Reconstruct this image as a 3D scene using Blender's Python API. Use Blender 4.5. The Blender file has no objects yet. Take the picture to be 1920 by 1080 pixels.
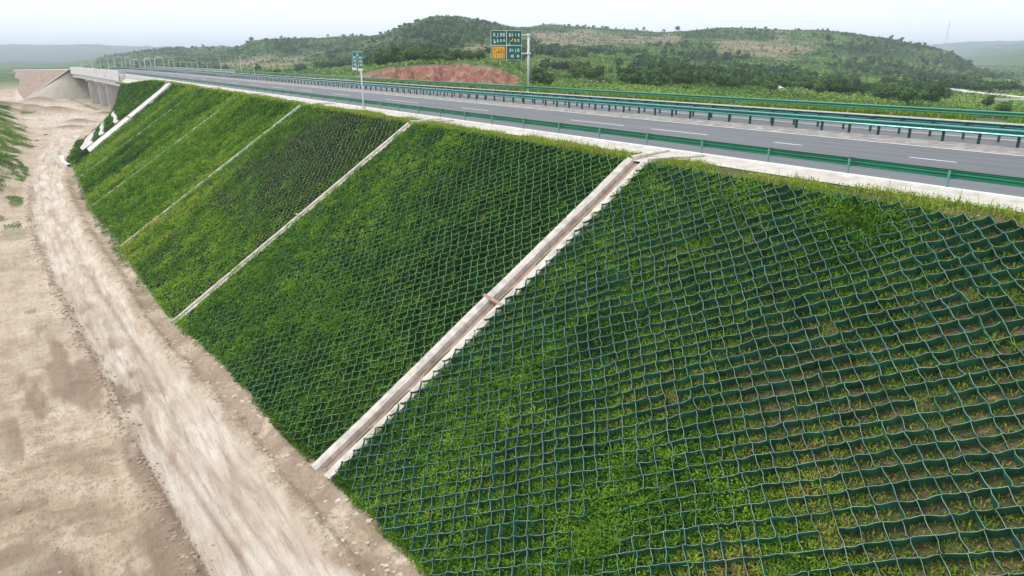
import bpy, bmesh, math, random
import numpy as np
from math import sin, cos, tan, pi, radians, atan, atan2, sqrt, hypot
from mathutils import Vector, Matrix
rng = np.random.default_rng(7); random.seed(7)
sc = bpy.context.scene
COL = sc.collection

# ------------------------------------------------------------------ camera, sky, sun, exposure
H = 4.8
PITCH = atan(430 / 1280); YAW = 0.603127
cam_d = bpy.data.cameras.new("camera"); cam = bpy.data.objects.new("camera", cam_d); COL.objects.link(cam)
cam.location = (0, 0, H); cam.rotation_euler = (pi / 2 - PITCH, 0, -YAW)
cam_d.sensor_width = 36; cam_d.lens = 24; cam_d.clip_start = 0.2; cam_d.clip_end = 30000
sc.camera = cam
world = bpy.data.worlds.new("World"); sc.world = world; world.use_nodes = True
wn = world.node_tree; wn.nodes.clear()
SUN_EL, SUN_AZ = radians(56), radians(318)      # azimuth clockwise from +Y
sky = wn.nodes.new("ShaderNodeTexSky"); sky.sky_type = 'NISHITA'; sky.sun_disc = False
sky.sun_elevation = SUN_EL; sky.sun_rotation = SUN_AZ; sky.air_density = 1.0; sky.dust_density = 4.0; sky.ozone_density = 1.0
hs = wn.nodes.new("ShaderNodeHueSaturation"); hs.inputs['Saturation'].default_value = 0.30
wmix = wn.nodes.new("ShaderNodeMix"); wmix.data_type = 'RGBA'; wmix.inputs[0].default_value = 0.85
wmix.inputs[7].default_value = (11.7, 12.0, 12.4, 1)
bgn = wn.nodes.new("ShaderNodeBackground"); bgn.inputs[1].default_value = 0.118
wo = wn.nodes.new("ShaderNodeOutputWorld")
wn.links.new(sky.outputs[0], hs.inputs['Color']); wn.links.new(hs.outputs[0], wmix.inputs[6])
wn.links.new(wmix.outputs[2], bgn.inputs[0]); wn.links.new(bgn.outputs[0], wo.inputs[0])
sun_d = bpy.data.lights.new("sun", 'SUN'); sun_d.energy = 2.0; sun_d.angle = radians(12); sun_d.color = (1, 0.96, 0.9)
sun = bpy.data.objects.new("sun", sun_d); COL.objects.link(sun)
_sd = Vector((sin(SUN_AZ) * cos(SUN_EL), cos(SUN_AZ) * cos(SUN_EL), sin(SUN_EL)))
sun.rotation_euler = _sd.to_track_quat('Z', 'Y').to_euler(); sun.location = (0, 0, 60)
sc.view_settings.view_transform = 'Standard'; sc.view_settings.look = 'None'
sc.view_settings.exposure = 0.0; sc.view_settings.gamma = 1
sc.cycles.volume_bounces = 2; sc.cycles.max_bounces = 5; sc.cycles.diffuse_bounces = 3

# ------------------------------------------------------------------ projection helpers (tracing)
cP, sP = cos(PITCH), sin(PITCH)
RT = np.array([cos(YAW), -sin(YAW), 0]); FH = np.array([sin(YAW), cos(YAW), 0])
def zat(py, F):                                    # height of a point seen at photo row py, horizontal depth F
    v = (540 - py) / 1280.
    return H + F * (v * cP - sP) / (cP + v * sP)
def pxF(x, y):
    F = x * FH[0] + y * FH[1]; L = x * RT[0] + y * RT[1]
    return 960 + 1280 * L / np.maximum(F, 1e-3) / cP, F
def xyat(px, F):
    L = (px - 960) * cP / 1280 * F
    return F * FH[0] + L * RT[0], F * FH[1] + L * RT[1]

# ------------------------------------------------------------------ noise
def _hash(ix, iy, s):
    n = (ix.astype(np.int64) * 374761393 + iy.astype(np.int64) * 668265263 + s * 1442695041) & 0xffffffff
    n = ((n ^ (n >> 13)) * 1274126177) & 0xffffffff
    return ((n ^ (n >> 16)) & 0xffff) / 65535.0
def vnoise(x, y, s=0):
    x = np.asarray(x, float); y = np.asarray(y, float)
    ix = np.floor(x); iy = np.floor(y); fx = x - ix; fy = y - iy
    fx = fx * fx * (3 - 2 * fx); fy = fy * fy * (3 - 2 * fy)
    a = _hash(ix, iy, s); b = _hash(ix + 1, iy, s); c = _hash(ix, iy + 1, s); d = _hash(ix + 1, iy + 1, s)
    return (a * (1 - fx) + b * fx) * (1 - fy) + (c * (1 - fx) + d * fx) * fy
def fbm(x, y, s=0, o=4):
    t = 0; a = .5; n = 0
    for k in range(o):
        t = t + a * vnoise(x * 2 ** k, y * 2 ** k, s + k * 17); n += a; a *= .5
    return t / n
def sstep(a, b, x):
    t = np.clip((np.asarray(x, float) - a) / (b - a), 0, 1); return t * t * (3 - 2 * t)

# ------------------------------------------------------------------ mesh helpers
def mk(name, V, F, mats, parent=None, midx=None, smooth=False, attrs=None, uniform=True):
    """V (n,3); F (m,k) array or list of arrays of differing k"""
    me = bpy.data.meshes.new(name); V = np.asarray(V, np.float32).reshape(-1, 3)
    Fl = F if isinstance(F, (list, tuple)) else [F]
    Fl = [np.asarray(f, np.int32) for f in Fl if len(f)]
    loops = np.concatenate([f.ravel() for f in Fl]); sizes = np.concatenate([np.full(len(f), f.shape[1], np.int32) for f in Fl])
    starts = np.concatenate([[0], np.cumsum(sizes)[:-1]]).astype(np.int32)
    me.vertices.add(len(V)); me.vertices.foreach_set("co", V.ravel())
    me.loops.add(len(loops)); me.loops.foreach_set("vertex_index", loops)
    me.polygons.add(len(sizes)); me.polygons.foreach_set("loop_start", starts); me.polygons.foreach_set("loop_total", sizes)
    if midx is not None: me.polygons.foreach_set("material_index", np.asarray(midx, np.int32))
    me.polygons.foreach_set("use_smooth", np.full(len(sizes), bool(smooth)))
    me.update(calc_edges=True)
    for m in (mats if isinstance(mats, (list, tuple)) else [mats]): me.materials.append(m)
    for k, a in (attrs or {}).items():
        at = me.attributes.new(k, 'FLOAT', 'POINT'); at.data.foreach_set("value", np.asarray(a, np.float32))
    o = bpy.data.objects.new(name, me); COL.objects.link(o)
    if parent: o.parent = parent
    return o
def tag(o, label=None, cat=None, group=None, kind=None):
    if label: o['label'] = label
    if cat: o['category'] = cat
    if group: o['group'] = group
    if kind: o['kind'] = kind
    return o
def empty(name, loc=(0, 0, 0), rz=0):
    o = bpy.data.objects.new(name, None); COL.objects.link(o); o.location = loc; o.rotation_euler = (0, 0, rz)
    o.empty_display_size = .3; return o
class MB:
    def __init__(s): s.V = []; s.F = []; s.M = []; s.n = 0; s.sm = False
    def add(s, V, F, m=0):
        V = np.asarray(V, float).reshape(-1, 3); s.V.append(V)
        for f in F: s.F.append([i + s.n for i in f]); s.M.append(m)
        s.n += len(V)
    def box(s, c, d, m=0, rz=0, R=None):
        x, y, z = np.array(d) / 2.
        P = np.array([[-x,-y,-z],[x,-y,-z],[x,y,-z],[-x,y,-z],[-x,-y,z],[x,-y,z],[x,y,z],[-x,y,z]])
        if rz: P = P @ np.array([[cos(rz), sin(rz), 0], [-sin(rz), cos(rz), 0], [0, 0, 1]])
        if R is not None: P = P @ np.asarray(R).T
        s.add(P + np.array(c), [(0,3,2,1),(4,5,6,7),(0,1,5,4),(1,2,6,5),(2,3,7,6),(3,0,4,7)], m)
    def tube(s, pts, rad, n=8, m=0, cap=True):
        pts = [Vector(p) for p in pts]; rad = rad if isinstance(rad, (list, tuple)) else [rad] * len(pts)
        V = []; prev = None
        for i, p in enumerate(pts):
            d = (pts[min(i + 1, len(pts) - 1)] - pts[max(i - 1, 0)]).normalized()
            a = d.orthogonal().normalized() if prev is None else (prev - d * prev.dot(d)).normalized()
            prev = a; b = d.cross(a)
            for k in range(n):
                t = 2 * pi * k / n; V.append(p + (a * cos(t) + b * sin(t)) * rad[i])
        F = [(i*n+k, i*n+(k+1)%n, (i+1)*n+(k+1)%n, (i+1)*n+k) for i in range(len(pts)-1) for k in range(n)]
        if cap: F += [tuple(range(n))[::-1], tuple((len(pts)-1)*n + k for k in range(n))]
        s.add([tuple(v) for v in V], F, m)
    def build(s, name, mats, parent=None, smooth=False):
        me = bpy.data.meshes.new(name); me.from_pydata(np.concatenate(s.V).tolist(), [], s.F); me.update()
        for m in (mats if isinstance(mats, (list, tuple)) else [mats]): me.materials.append(m)
        me.polygons.foreach_set("material_index", s.M); me.polygons.foreach_set("use_smooth", [smooth] * len(s.F))
        o = bpy.data.objects.new(name, me); COL.objects.link(o)
        if parent: o.parent = parent
        return o
def grid_faces(n, m, wrap=False):
    i = np.arange(n - 1)[:, None]; j = np.arange(m if wrap else m - 1)[None, :]; j2 = (j + 1) % m
    return np.stack([(i*m+j), ((i+1)*m+j), ((i+1)*m+j2), (i*m+j2)], -1).reshape(-1, 4)

# ------------------------------------------------------------------ materials
def mat(name, rough=.8, spec=.3):
    m = bpy.data.materials.new(name); m.use_nodes = True
    p = m.node_tree.nodes['Principled BSDF']; p.inputs['Roughness'].default_value = rough
    p.inputs['Specular IOR Level'].default_value = spec
    return m, m.node_tree, p
def rgb(c): return (c[0], c[1], c[2], 1)
def plain(name, c, rough=.7, spec=.3, metal=0, var=.12, scale=3., bump=0, bscale=40):
    m, t, p = mat(name, rough, spec); p.inputs['Metallic'].default_value = metal
    tc = t.nodes.new("ShaderNodeTexCoord"); n = t.nodes.new("ShaderNodeTexNoise"); n.inputs['Scale'].default_value = scale
    n.inputs['Detail'].default_value = 6; t.links.new(tc.outputs['Object'], n.inputs['Vector'])
    r = t.nodes.new("ShaderNodeValToRGB"); t.links.new(n.outputs['Fac'], r.inputs[0])
    r.color_ramp.elements[0].position = .3; r.color_ramp.elements[1].position = .7
    r.color_ramp.elements[0].color = rgb([x * (1 - var * 1.5) for x in c]); r.color_ramp.elements[1].color = rgb([min(1, x * (1 + var)) for x in c])
    t.links.new(r.outputs[0], p.inputs['Base Color'])
    if bump:
        n2 = t.nodes.new("ShaderNodeTexNoise"); n2.inputs['Scale'].default_value = bscale; n2.inputs['Detail'].default_value = 5
        t.links.new(tc.outputs['Object'], n2.inputs['Vector'])
        b = t.nodes.new("ShaderNodeBump"); b.inputs['Strength'].default_value = bump; b.inputs['Distance'].default_value = .02
        t.links.new(n2.outputs['Fac'], b.inputs['Height']); t.links.new(b.outputs[0], p.inputs['Normal'])
    return m
class G:   # tiny node-graph helper
    def __init__(s, t): s.t = t; s.tc = t.nodes.new("ShaderNodeTexCoord")
    def vec(s, sc=(1, 1, 1)):
        m = s.t.nodes.new("ShaderNodeMapping"); m.inputs['Scale'].default_value = sc
        s.t.links.new(s.tc.outputs['Object'], m.inputs[0]); return m.outputs[0]
    def noise(s, scale, sc=(1, 1, 1), detail=5, rough=.55, dist=0):
        n = s.t.nodes.new("ShaderNodeTexNoise"); n.inputs['Scale'].default_value = scale; n.inputs['Detail'].default_value = detail
        n.inputs['Roughness'].default_value = rough; n.inputs['Distortion'].default_value = dist
        s.t.links.new(s.vec(sc), n.inputs['Vector']); return n.outputs['Fac']
    def voro(s, scale, sc=(1, 1, 1)):
        n = s.t.nodes.new("ShaderNodeTexVoronoi"); n.inputs['Scale'].default_value = scale
        s.t.links.new(s.vec(sc), n.inputs['Vector']); return n.outputs['Distance']
    def attr(s, n):
        a = s.t.nodes.new("ShaderNodeAttribute"); a.attribute_name = n; return a.outputs['Fac']
    def ramp(s, f, stops):
        r = s.t.nodes.new("ShaderNodeValToRGB"); e = r.color_ramp.elements
        while len(e) < len(stops): e.new(.5)
        for k, (p, c) in enumerate(stops):
            e[k].position = p; e[k].color = rgb(c) if not isinstance(c, (int, float)) else (c, c, c, 1)
        s.t.links.new(f, r.inputs[0]); return r.outputs[0]
    def mix(s, f, a, b, mode='MIX'):
        m = s.t.nodes.new("ShaderNodeMix"); m.data_type = 'RGBA'; m.blend_type = mode
        for k, v in ((0, f), (6, a), (7, b)):
            if isinstance(v, (int, float)): m.inputs[k].default_value = v if k == 0 else (v, v, v, 1)
            elif isinstance(v, (tuple, list)): m.inputs[k].default_value = rgb(v)
            else: s.t.links.new(v, m.inputs[k])
        return m.outputs[2]
    def math(s, op, a, b=None, clamp=False):
        m = s.t.nodes.new("ShaderNodeMath"); m.operation = op; m.use_clamp = clamp
        for k, v in ((0, a), (1, b)):
            if v is None: continue
            if isinstance(v, (int, float)): m.inputs[k].default_value = v
            else: s.t.links.new(v, m.inputs[k])
        return m.outputs[0]
    def bump(s, h, p, strength=.5, dist=.05):
        b = s.t.nodes.new("ShaderNodeBump"); b.inputs['Strength'].default_value = strength; b.inputs['Distance'].default_value = dist
        s.t.links.new(h, b.inputs['Height']); s.t.links.new(b.outputs[0], p.inputs['Normal'])

# ground (dirt) material
m_ground, t, p = mat("dirt_ground", .95, .1); g = G(t)
n1 = g.noise(.35, detail=8, rough=.6); n2 = g.noise(2.2, detail=8, rough=.65); n3 = g.noise(14, detail=6, rough=.7)
ns = g.noise(1.0, (1.25, .17, 1), detail=10, rough=.66, dist=.5); ns2 = g.noise(1.0, (5, .30, 1), detail=8, rough=.62, dist=.3)
dirt = g.ramp(n1, [(.34, (.32, .24, .17)), (.5, (.49, .39, .29)), (.66, (.62, .53, .425))])
dirt = g.mix(g.ramp(n2, [(.48, 0), (.60, .5)]), dirt, (.28, .205, .15))
roadc = g.ramp(ns, [(.36, (.41, .325, .25)), (.45, (.54, .455, .375)), (.52, (.61, .54, .46)), (.66, (.70, .635, .56))])
roadc = g.mix(g.ramp(n1, [(.45, 0), (.62, .45)]), roadc, (.48, .375, .29))
roadc = g.mix(g.ramp(ns2, [(.38, .45), (.47, 0)]), roadc, (.38, .285, .215))
dirt = g.mix(g.ramp(g.noise(5, (1.6, .7, 1), detail=9, rough=.7), [(.38, .65), (.46, 0)]), dirt, (.24, .165, .115))
col = g.mix(g.attr('road'), dirt, roadc)
col = g.mix(g.attr('brown'), col, g.ramp(n2, [(.3, (.19, .14, .10)), (.7, (.33, .25, .185))]))
redc = g.ramp(g.noise(.25, (1, 1, .4), detail=8), [(.3, (.16, .070, .048)), (.5, (.27, .125, .088)), (.7, (.40, .24, .18))])
col = g.mix(g.attr('red'), col, redc)
grs = g.ramp(g.noise(.05, detail=9, rough=.7), [(.3, (.035, .075, .022)), (.5, (.075, .14, .035)), (.7, (.15, .20, .07))])
grs = g.mix(g.ramp(n1, [(.35, .5), (.65, 0)]), grs, (.035, .07, .02))
col = g.mix(g.attr('green'), col, grs)
bare = g.ramp(g.noise(.03, (1, 1, 5), detail=9, rough=.7), [(.36, (.08, .12, .04)), (.5, (.22, .175, .115)), (.66, (.32, .23, .17))])
col = g.mix(g.attr('bare'), col, bare)
col = g.mix(g.attr('wood'), col, (.045, .085, .028))
col = g.mix(g.ramp(n3, [(.35, .35), (.5, 0)]), col, g.mix(1.0, col, .62, 'MULTIPLY'))
t.links.new(col, p.inputs['Base Color'])
hsum = g.math('ADD', g.math('MULTIPLY', n2, .6), g.math('ADD', g.math('MULTIPLY', n3, .25), g.math('ADD', g.math('MULTIPLY', ns, .6), g.math('MULTIPLY', ns2, .3))))
g.bump(hsum, p, 1.0, .22)

# slope soil
m_soil, t, p = mat("slope_soil", .95, .1); g = G(t)
col = g.ramp(g.noise(3, detail=7), [(.3, (.085, .062, .042)), (.6, (.20, .145, .09)), (.8, (.36, .27, .18))])
col = g.mix(g.ramp(g.noise(.8, detail=6), [(.4, .75), (.7, .15)]), col, (.06, .085, .03))
t.links.new(col, p.inputs['Base Color']); g.bump(g.noise(12, detail=6), p, .8, .05)
# overgrown far slopes
m_soil2, t, p = mat("brown_fill_slope", .95, .1); g = G(t)
col = g.ramp(g.noise(.5, (1, .35, 1), detail=7), [(.3, (.20, .145, .11)), (.52, (.32, .24, .19)), (.75, (.43, .34, .28))])
t.links.new(col, p.inputs['Base Color']); g.bump(g.noise(3, detail=6), p, .8, .2)

def leafmat(name, stops, rough=.6):
    m, t, p = mat(name, rough, .12); g = G(t)
    col = g.ramp(g.attr('tint'), stops); t.links.new(col, p.inputs['Base Color'])
    tr = t.nodes.new("ShaderNodeBsdfTranslucent"); t.links.new(col, tr.inputs[0])
    mx = t.nodes.new("ShaderNodeMixShader"); mx.inputs[0].default_value = .15
    t.links.new(p.outputs[0], mx.inputs[1]); t.links.new(tr.outputs[0], mx.inputs[2])
    t.links.new(mx.outputs[0], t.nodes['Material Output'].inputs[0]); return m
m_leaf = leafmat("slope_plants", [(0, (.010, .026, .008)), (.25, (.032, .092, .012)), (.5, (.090, .230, .016)), (.75, (.21, .37, .025)), (.9, (.34, .39, .06)), (1, (.42, .33, .12))])
m_tree = leafmat("tree_foliage", [(0, (.022, .056, .022)), (.35, (.055, .125, .032)), (.7, (.125, .235, .045)), (1, (.21, .33, .07))])
m_bark = plain("bark", (.12, .09, .07), .9)
# asphalt
m_asph, t, p = mat("asphalt", .62, .35); g = G(t)
col = g.ramp(g.noise(.6, (2.0, .06, 1), detail=6), [(.33, (.085, .094, .110)), (.67, (.142, .152, .170))])
col = g.mix(g.ramp(g.noise(.5, (.5, .12, 1), detail=9, rough=.7), [(.45, 0), (.7, .5)]), col, (.16, .162, .175))
col = g.mix(g.ramp(g.noise(90, detail=3), [(.35, .3), (.6, 0)]), col, (.07, .072, .085))
t.links.new(col, p.inputs['Base Color']); g.bump(g.noise(150, detail=2), p, .3, .004)
# concrete
def concrete(name, a, b, c, st=(1, 1, 1), sc_=1.5):
    m, t, p = mat(name, .85, .25); g = G(t)
    col = g.ramp(g.noise(sc_, st, detail=9, rough=.65), [(.3, a), (.52, b), (.72, c)])
    col = g.mix(g.ramp(g.noise(.35, (3, 1, 1), detail=8), [(.5, 0), (.7, .35)]), col, (.36, .31, .25))
    t.links.new(col, p.inputs['Base Color']); g.bump(g.noise(30, detail=5), p, .4, .01); return m
m_conc = concrete("verge_concrete", (.42, .39, .35), (.56, .53, .49), (.64, .61, .57))
m_bridge = concrete("bridge_concrete", (.54, .54, .55), (.64, .64, .65), (.70, .70, .71), sc_=.3)
m_cone = concrete("cone_concrete", (.36, .33, .28), (.42, .39, .33), (.48, .45, .40), sc_=.3)
m_kerb = plain("kerb_white", (.74, .73, .70), .7, var=.1, scale=1.5, bump=.3)
m_median = concrete("median_concrete", (.15, .14, .135), (.27, .26, .25), (.50, .48, .46), (1.5, 1, 1), 1.2)
m_paint = plain("road_paint", (.78, .78, .76), .6, var=.12, scale=2)
m_paint_worn = plain("road_paint_worn", (.46, .47, .50), .6, var=.3, scale=2)
m_rail = plain("rail_green", (.012, .19, .105), .30, .6, var=.1, scale=.6)
m_rail_m = plain("rail_green_glossy", (.05, .26, .23), .2, .7, metal=.25, var=.12, scale=.6)
m_post = plain("post_green", (.02, .085, .06), .5)
m_postl = plain("post_pale_green", (.12, .30, .25), .5)
m_posty = plain("post_pale", (.38, .37, .26), .6)
m_white = plain("white_painted_steel", (.72, .73, .75), .4, .5, var=.05)
m_signg = plain("sign_green", (.004, .13, .095), .4, .4, var=.05)
m_signt = plain("sign_teal", (.02, .24, .22), .4, .4, var=.15, scale=6)
m_signw = plain("sign_white", (.85, .87, .86), .5, var=.03)
m_signy = plain("sign_yellow", (.85, .42, .01), .5, var=.05)
m_signyl = plain("sign_pale_yellow", (.82, .72, .25), .5, var=.05)
m_black = plain("sign_black", (.03, .03, .03), .5)
m_cell = plain("geocell_wall", (.028, .135, .078), .55, .35, var=.35, scale=1.2)
m_rim = plain("geocell_rim", (.19, .31, .25), .5, .4, var=.3, scale=1.5)  # paler than the walls: the rims' edge highlight is put into the colour
m_rim2 = plain("geocell_rim_lit_leafy", (.16, .32, .12), .6, .3, var=.3, scale=1.5)  # leaf green over the rim, with its lit edge painted into the colour
m_cell2 = plain("geocell_wall_mossy", (.028, .110, .035), .6, .25, var=.45, scale=1.5)
m_cell3 = plain("geocell_wall_dark", (.020, .062, .024), .7, .2, var=.4, scale=1.5)
m_rim3 = plain("geocell_rim_olive", (.17, .24, .08), .6, .3, var=.5, scale=2.5)
m_gut = concrete("gutter_bed", (.25, .17, .13), (.36, .26, .21), (.44, .34, .29), sc_=2.5)
m_gutr = plain("gutter_lip", (.56, .52, .47), .8, var=.22, scale=2.5, bump=.3)
m_stone = plain("pale_stone", (.48, .41, .34), .9, var=.25, scale=1.5)
m_roof = plain("pale_roof", (.62, .62, .62), .7); m_wall = plain("house_wall", (.45, .42, .38), .8)
m_wind = plain("house_window", (.03, .035, .04), .3)
m_pond = plain("pale_farm_track", (.62, .60, .58), .7)

# ------------------------------------------------------------------ road line and ground heights
def cx(y): y = np.asarray(y, float); return -np.where(y > 220, np.where(y < 320, (y - 220) ** 2 / 6500., 1.5385 + (y - 320) * .03077), 0)
def gz(y): y = np.asarray(y, float); return -np.where(y > 400, (y - 400) ** 1.0 * .012, 0) if y.ndim else (-(y - 400) * .012 if y > 400 else 0.)
def gz(y):
    y = np.asarray(y, float); return -np.maximum(y - 400, 0) * .012
def zbase(y): return np.interp(y, [-40, 10, 25, 50, 76, 100, 152, 300, 500, 900], [-10.4, -11.1, -11.8, -12.9, -13.3, -13.7, -13.3, -13.6, -15, -21])
XL = lambda y: np.interp(y, [-40, 15, 20, 35, 43, 67, 98, 131, 160, 192, 240, 275, 330, 420], [4, 2.8, 2.3, 1.3, 1, -.7, -2, -1.3, 0, 3.3, 5, 4, 2, -4])
XR = lambda y: np.interp(y, [-40, 15, 20, 33, 45, 64, 80, 117, 140, 158, 200, 218, 240, 260, 300, 420], [7, 6.0, 5.7, 5.3, 4.1, 3.5, 2.7, 2.2, 3, 4.7, 9, 11, 18, 24, 22, 10])
RX, RY = [27.0, 64.5], None
def kslope(y): return 1.5 * np.clip(1 - (np.asarray(y, float) - 158) / 104., .03, 1) ** .7
def xtoe(y): return 25.1 + cx(y) - kslope(y) * (-zbase(y) - .2)

def near_h(x, y):
    z = zbase(y)
    xl, xr = XL(y), XR(y); wj = 1.3
    inr = sstep(-.5, .5, x - xl) * sstep(-.5, .5, xr - x)
    z = z - .16 * inr
    ridge = np.exp(-((x - xl + .35) / .4) ** 2) * .22 * fbm(x, y / 3, 3) * 2 * (y < 130)
    ridge = ridge + np.exp(-((x - xr - .5) / .5) ** 2) * .22 * fbm(x * 2, y, 5) * 2 * (y < 130)
    z = z + ridge
    rgh = (1 - .75 * inr)
    near = np.exp(-np.hypot(x, y) / 150)
    z = z + rgh * (fbm(x / 1.3, y / 1.3, 11, 4) - .5) * .42 * near + (fbm(x / 9, y / 9, 21, 3) - .5) * .7 * rgh
    z = z + inr * (vnoise(x * 1.7, y * .12, 31) - .5) * .16 + (vnoise(x * 3.2, y * .2, 33) - .5) * .05
    for off, dp in ((.95, .09), (2.55, .09), (1.6, .05), (3.3, .05)):
        cl_ = xl + off + .35 * np.sin(y * .07 + off) ; z = z - inr * dp * np.exp(-((x - cl_) / .17) ** 2) + inr * dp * .5 * np.exp(-((x - cl_ - .33) / .12) ** 2)
    # rutted left field
    lf = sstep(0, 2, xl - x) * sstep(110, 60, y); z = z + lf * (vnoise(x * 1.1, y * .18, 41) - .5) * .3
    # toe ditch + bank against the slope
    xt = xtoe(y); q = x - xt
    z = z - .25 * np.exp(-((q + 1.2) / .5) ** 2) * (y < 160) + .12 * np.exp(-((q + .3) / .4) ** 2) * fbm(x * 2, y * 2, 51)
    # green bank on the left
    bl = np.interp(y, [80, 105, 130, 160, 200, 260, 330, 450], [-9, -4.8, -3.0, -2.4, -1.4, -1.8, -5, -13])
    b = sstep(-1.5, 11, bl - x) * sstep(75, 125, y) * sstep(620, 330, y)
    z = z + b * (2.6 + 3.4 * fbm(x / 7, y / 7, 61))
    bs = sstep(0, 3, bl + 2 - x) * sstep(95, 120, y); z = z + bs * 1.0 * fbm(x / 2.5, y / 2.5, 63) * sstep(620, 330, y)
    # berm at the foot of the embankment before the bridge
    # spoil heaps
    for (hx, hy, hr, hh) in ((8, 300, 7, 2.6), (2, 330, 5, 2.0), (12, 250, 4, 1.2), (9, 232, 4, .8), (-4, 345, 6, 2.2), (5, 380, 8, 3.0), (22, 285, 4, .8), (-3, 300, 5, 1.4)):
        z = z + hh * np.exp(-(((x - hx) / hr) ** 2 + ((y - hy) / hr / 1.4) ** 2))
    return z

COLS = {
 -700: [(300,190),(700,150),(1500,130),(3500,112),(5500,84),(9000,90)],
 0:    [(300,190),(500,158),(900,138),(1600,128),(2600,120),(3500,113),(5500,84),(9000,92)],
 130:  [(300,190),(500,155),(900,136),(1600,124),(2600,117),(3500,112),(5500,85),(9000,92)],
 200:  [(300,190),(500,152),(900,132),(1300,118),(1700,106),(2200,112),(3500,110),(5500,86),(9000,92)],
 250:  [(300,185),(500,150),(800,134),(1100,120),(1600,98),(2100,106),(3500,108),(5500,88),(9000,92)],
 330:  [(300,170),(500,148),(800,128),(1100,112),(1600,90),(2100,102),(3500,108),(5500,90),(9000,94)],
 430:  [(300,162),(450,148),(700,134),(900,126),(1200,110),(1500,88),(2200,98),(5500,95),(9000,98)],
 455:  [(300,160),(450,146),(700,132),(900,118),(1150,86),(1500,92),(2200,98),(5500,95),(9000,98)],
 480:  [(300,158),(450,145),(650,130),(850,112),(1100,78),(1500,86),(2200,95),(5500,95),(9000,98)],
 560:  [(300,155),(450,142),(650,127),(850,110),(1150,74),(1500,80),(2200,90),(5500,95),(9000,98)],
 640:  [(240,160),(350,146),(500,132),(700,118),(900,98),(1200,74),(1600,70),(2200,90),(5500,95),(9000,98)],
 700:  [(222,156),(238,150),(250,132),(300,130),(450,118),(650,102),(850,82),(1050,72),(1600,72),(2200,90),(9000,98)],
 760:  [(215,160),(228,156),(246,127),(300,122),(400,115),(550,102),(700,82),(850,64),(980,50),(1300,70),(9000,98)],
 800:  [(208,162),(222,158),(240,125),(300,119),(400,112),(550,97),(700,74),(850,52),(960,36),(1300,62),(9000,98)],
 840:  [(205,164),(217,160),(236,124),(300,118),(400,108),(550,94),(700,68),(850,45),(950,29),(1300,60),(9000,98)],
 890:  [(200,166),(212,162),(230,126),(290,119),(400,106),(550,96),(700,74),(850,52),(960,36),(1300,60),(9000,98)],
 940:  [(195,168),(208,164),(224,132),(290,121),(400,108),(550,97),(700,84),(850,66),(1000,50),(1400,60),(9000,98)],
 975:  [(150,190),(200,162),(260,146),(330,130),(450,112),(600,100),(800,84),(1000,64),(1150,54),(1500,56),(9000,98)],
 1010: [(130,190),(190,168),(260,152),(330,136),(450,118),(600,102),(800,86),(1000,72),(1200,56),(1400,46),(2000,70),(9000,98)],
 1060: [(120,195),(190,172),(260,156),(340,140),(450,122),(600,104),(800,88),(1000,74),(1200,58),(1400,48),(2000,70),(9000,98)],
 1130: [(110,200),(190,176),(260,158),(340,144),(450,126),(600,108),(800,90),(1000,74),(1200,62),(1400,53),(2000,75),(9000,98)],
 1240: [(100,205),(190,178),(260,160),(340,148),(450,132),(600,114),(750,98),(900,86),(1100,73),(1300,64),(2000,80),(9000,98)],
 1330: [(100,208),(190,182),(260,164),(340,154),(450,142),(600,124),(750,104),(900,82),(1100,56),(1500,62),(2200,85),(9000,98)],
 1440: [(95,215),(190,188),(260,170),(340,160),(450,149),(600,132),(750,110),(900,85),(1100,56),(1500,62),(2200,85),(9000,98)],
 1520: [(95,220),(190,192),(260,174),(340,164),(450,152),(600,138),(750,112),(900,84),(1100,60),(1500,66),(2200,88),(9000,98)],
 1600: [(95,224),(190,198),(260,180),(340,168),(450,157),(600,146),(750,118),(900,90),(1080,68),(1500,74),(2200,92),(9000,98)],
 1680: [(95,228),(190,202),(260,184),(340,170),(450,160),(600,150),(750,130),(900,100),(1060,78),(1500,90),(2200,105),(4000,100),(5500,88),(9000,95)],
 1760: [(95,232),(190,206),(260,188),(340,174),(450,162),(600,153),(750,142),(900,112),(1040,94),(1500,118),(2500,118),(4000,105),(5500,82),(9000,92)],
 1800: [(95,236),(190,208),(260,190),(340,176),(450,165),(600,155),(750,147),(900,125),(1020,106),(1500,126),(2500,120),(4000,104),(5500,79),(9000,92)],
 1850: [(95,240),(190,212),(260,192),(340,178),(450,168),(600,158),(750,150),(900,142),(1050,138),(1500,130),(2100,122),(2500,112),(3400,95),(4200,86),(5500,79),(9000,90)],
 1920: [(95,250),(190,218),(260,196),(340,182),(450,171),(600,161),(750,154),(900,148),(1200,138),(1700,125),(2100,102),(2500,91),(3300,90),(4200,82),(5500,80),(9000,90)],
 2200: [(95,250),(190,218),(260,200),(340,186),(450,175),(600,165),(900,150),(1500,130),(2300,95),(4200,85),(5500,80),(9000,90)],
 3200: [(95,250),(190,218),(260,200),(340,186),(450,175),(600,165),(900,150),(1500,130),(2300,95),(4200,85),(5500,80),(9000,90)]}
_pg = np.arange(-700, 3200, 6.0); _lg = np.linspace(math.log(90), math.log(9500), 420)
_tab = []
for k in sorted(COLS):
    a = COLS[k]; _tab.append(np.interp(_lg, [math.log(d) for d, _ in a], [zat(yy, d) for d, yy in a]))
_tab = np.array(_tab); _ks = np.array(sorted(COLS), float)
_T = np.stack([np.interp(_pg, _ks, _tab[:, j]) for j in range(len(_lg))], 1)
_kern = np.exp(-.5 * (np.arange(-8, 9) / 2.6) ** 2); _kern /= _kern.sum()
_Tp = np.pad(_T, ((8, 8), (0, 0)), mode='edge'); _T = sum(_kern[i] * _Tp[i:i + len(_pg)] for i in range(17))
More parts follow.
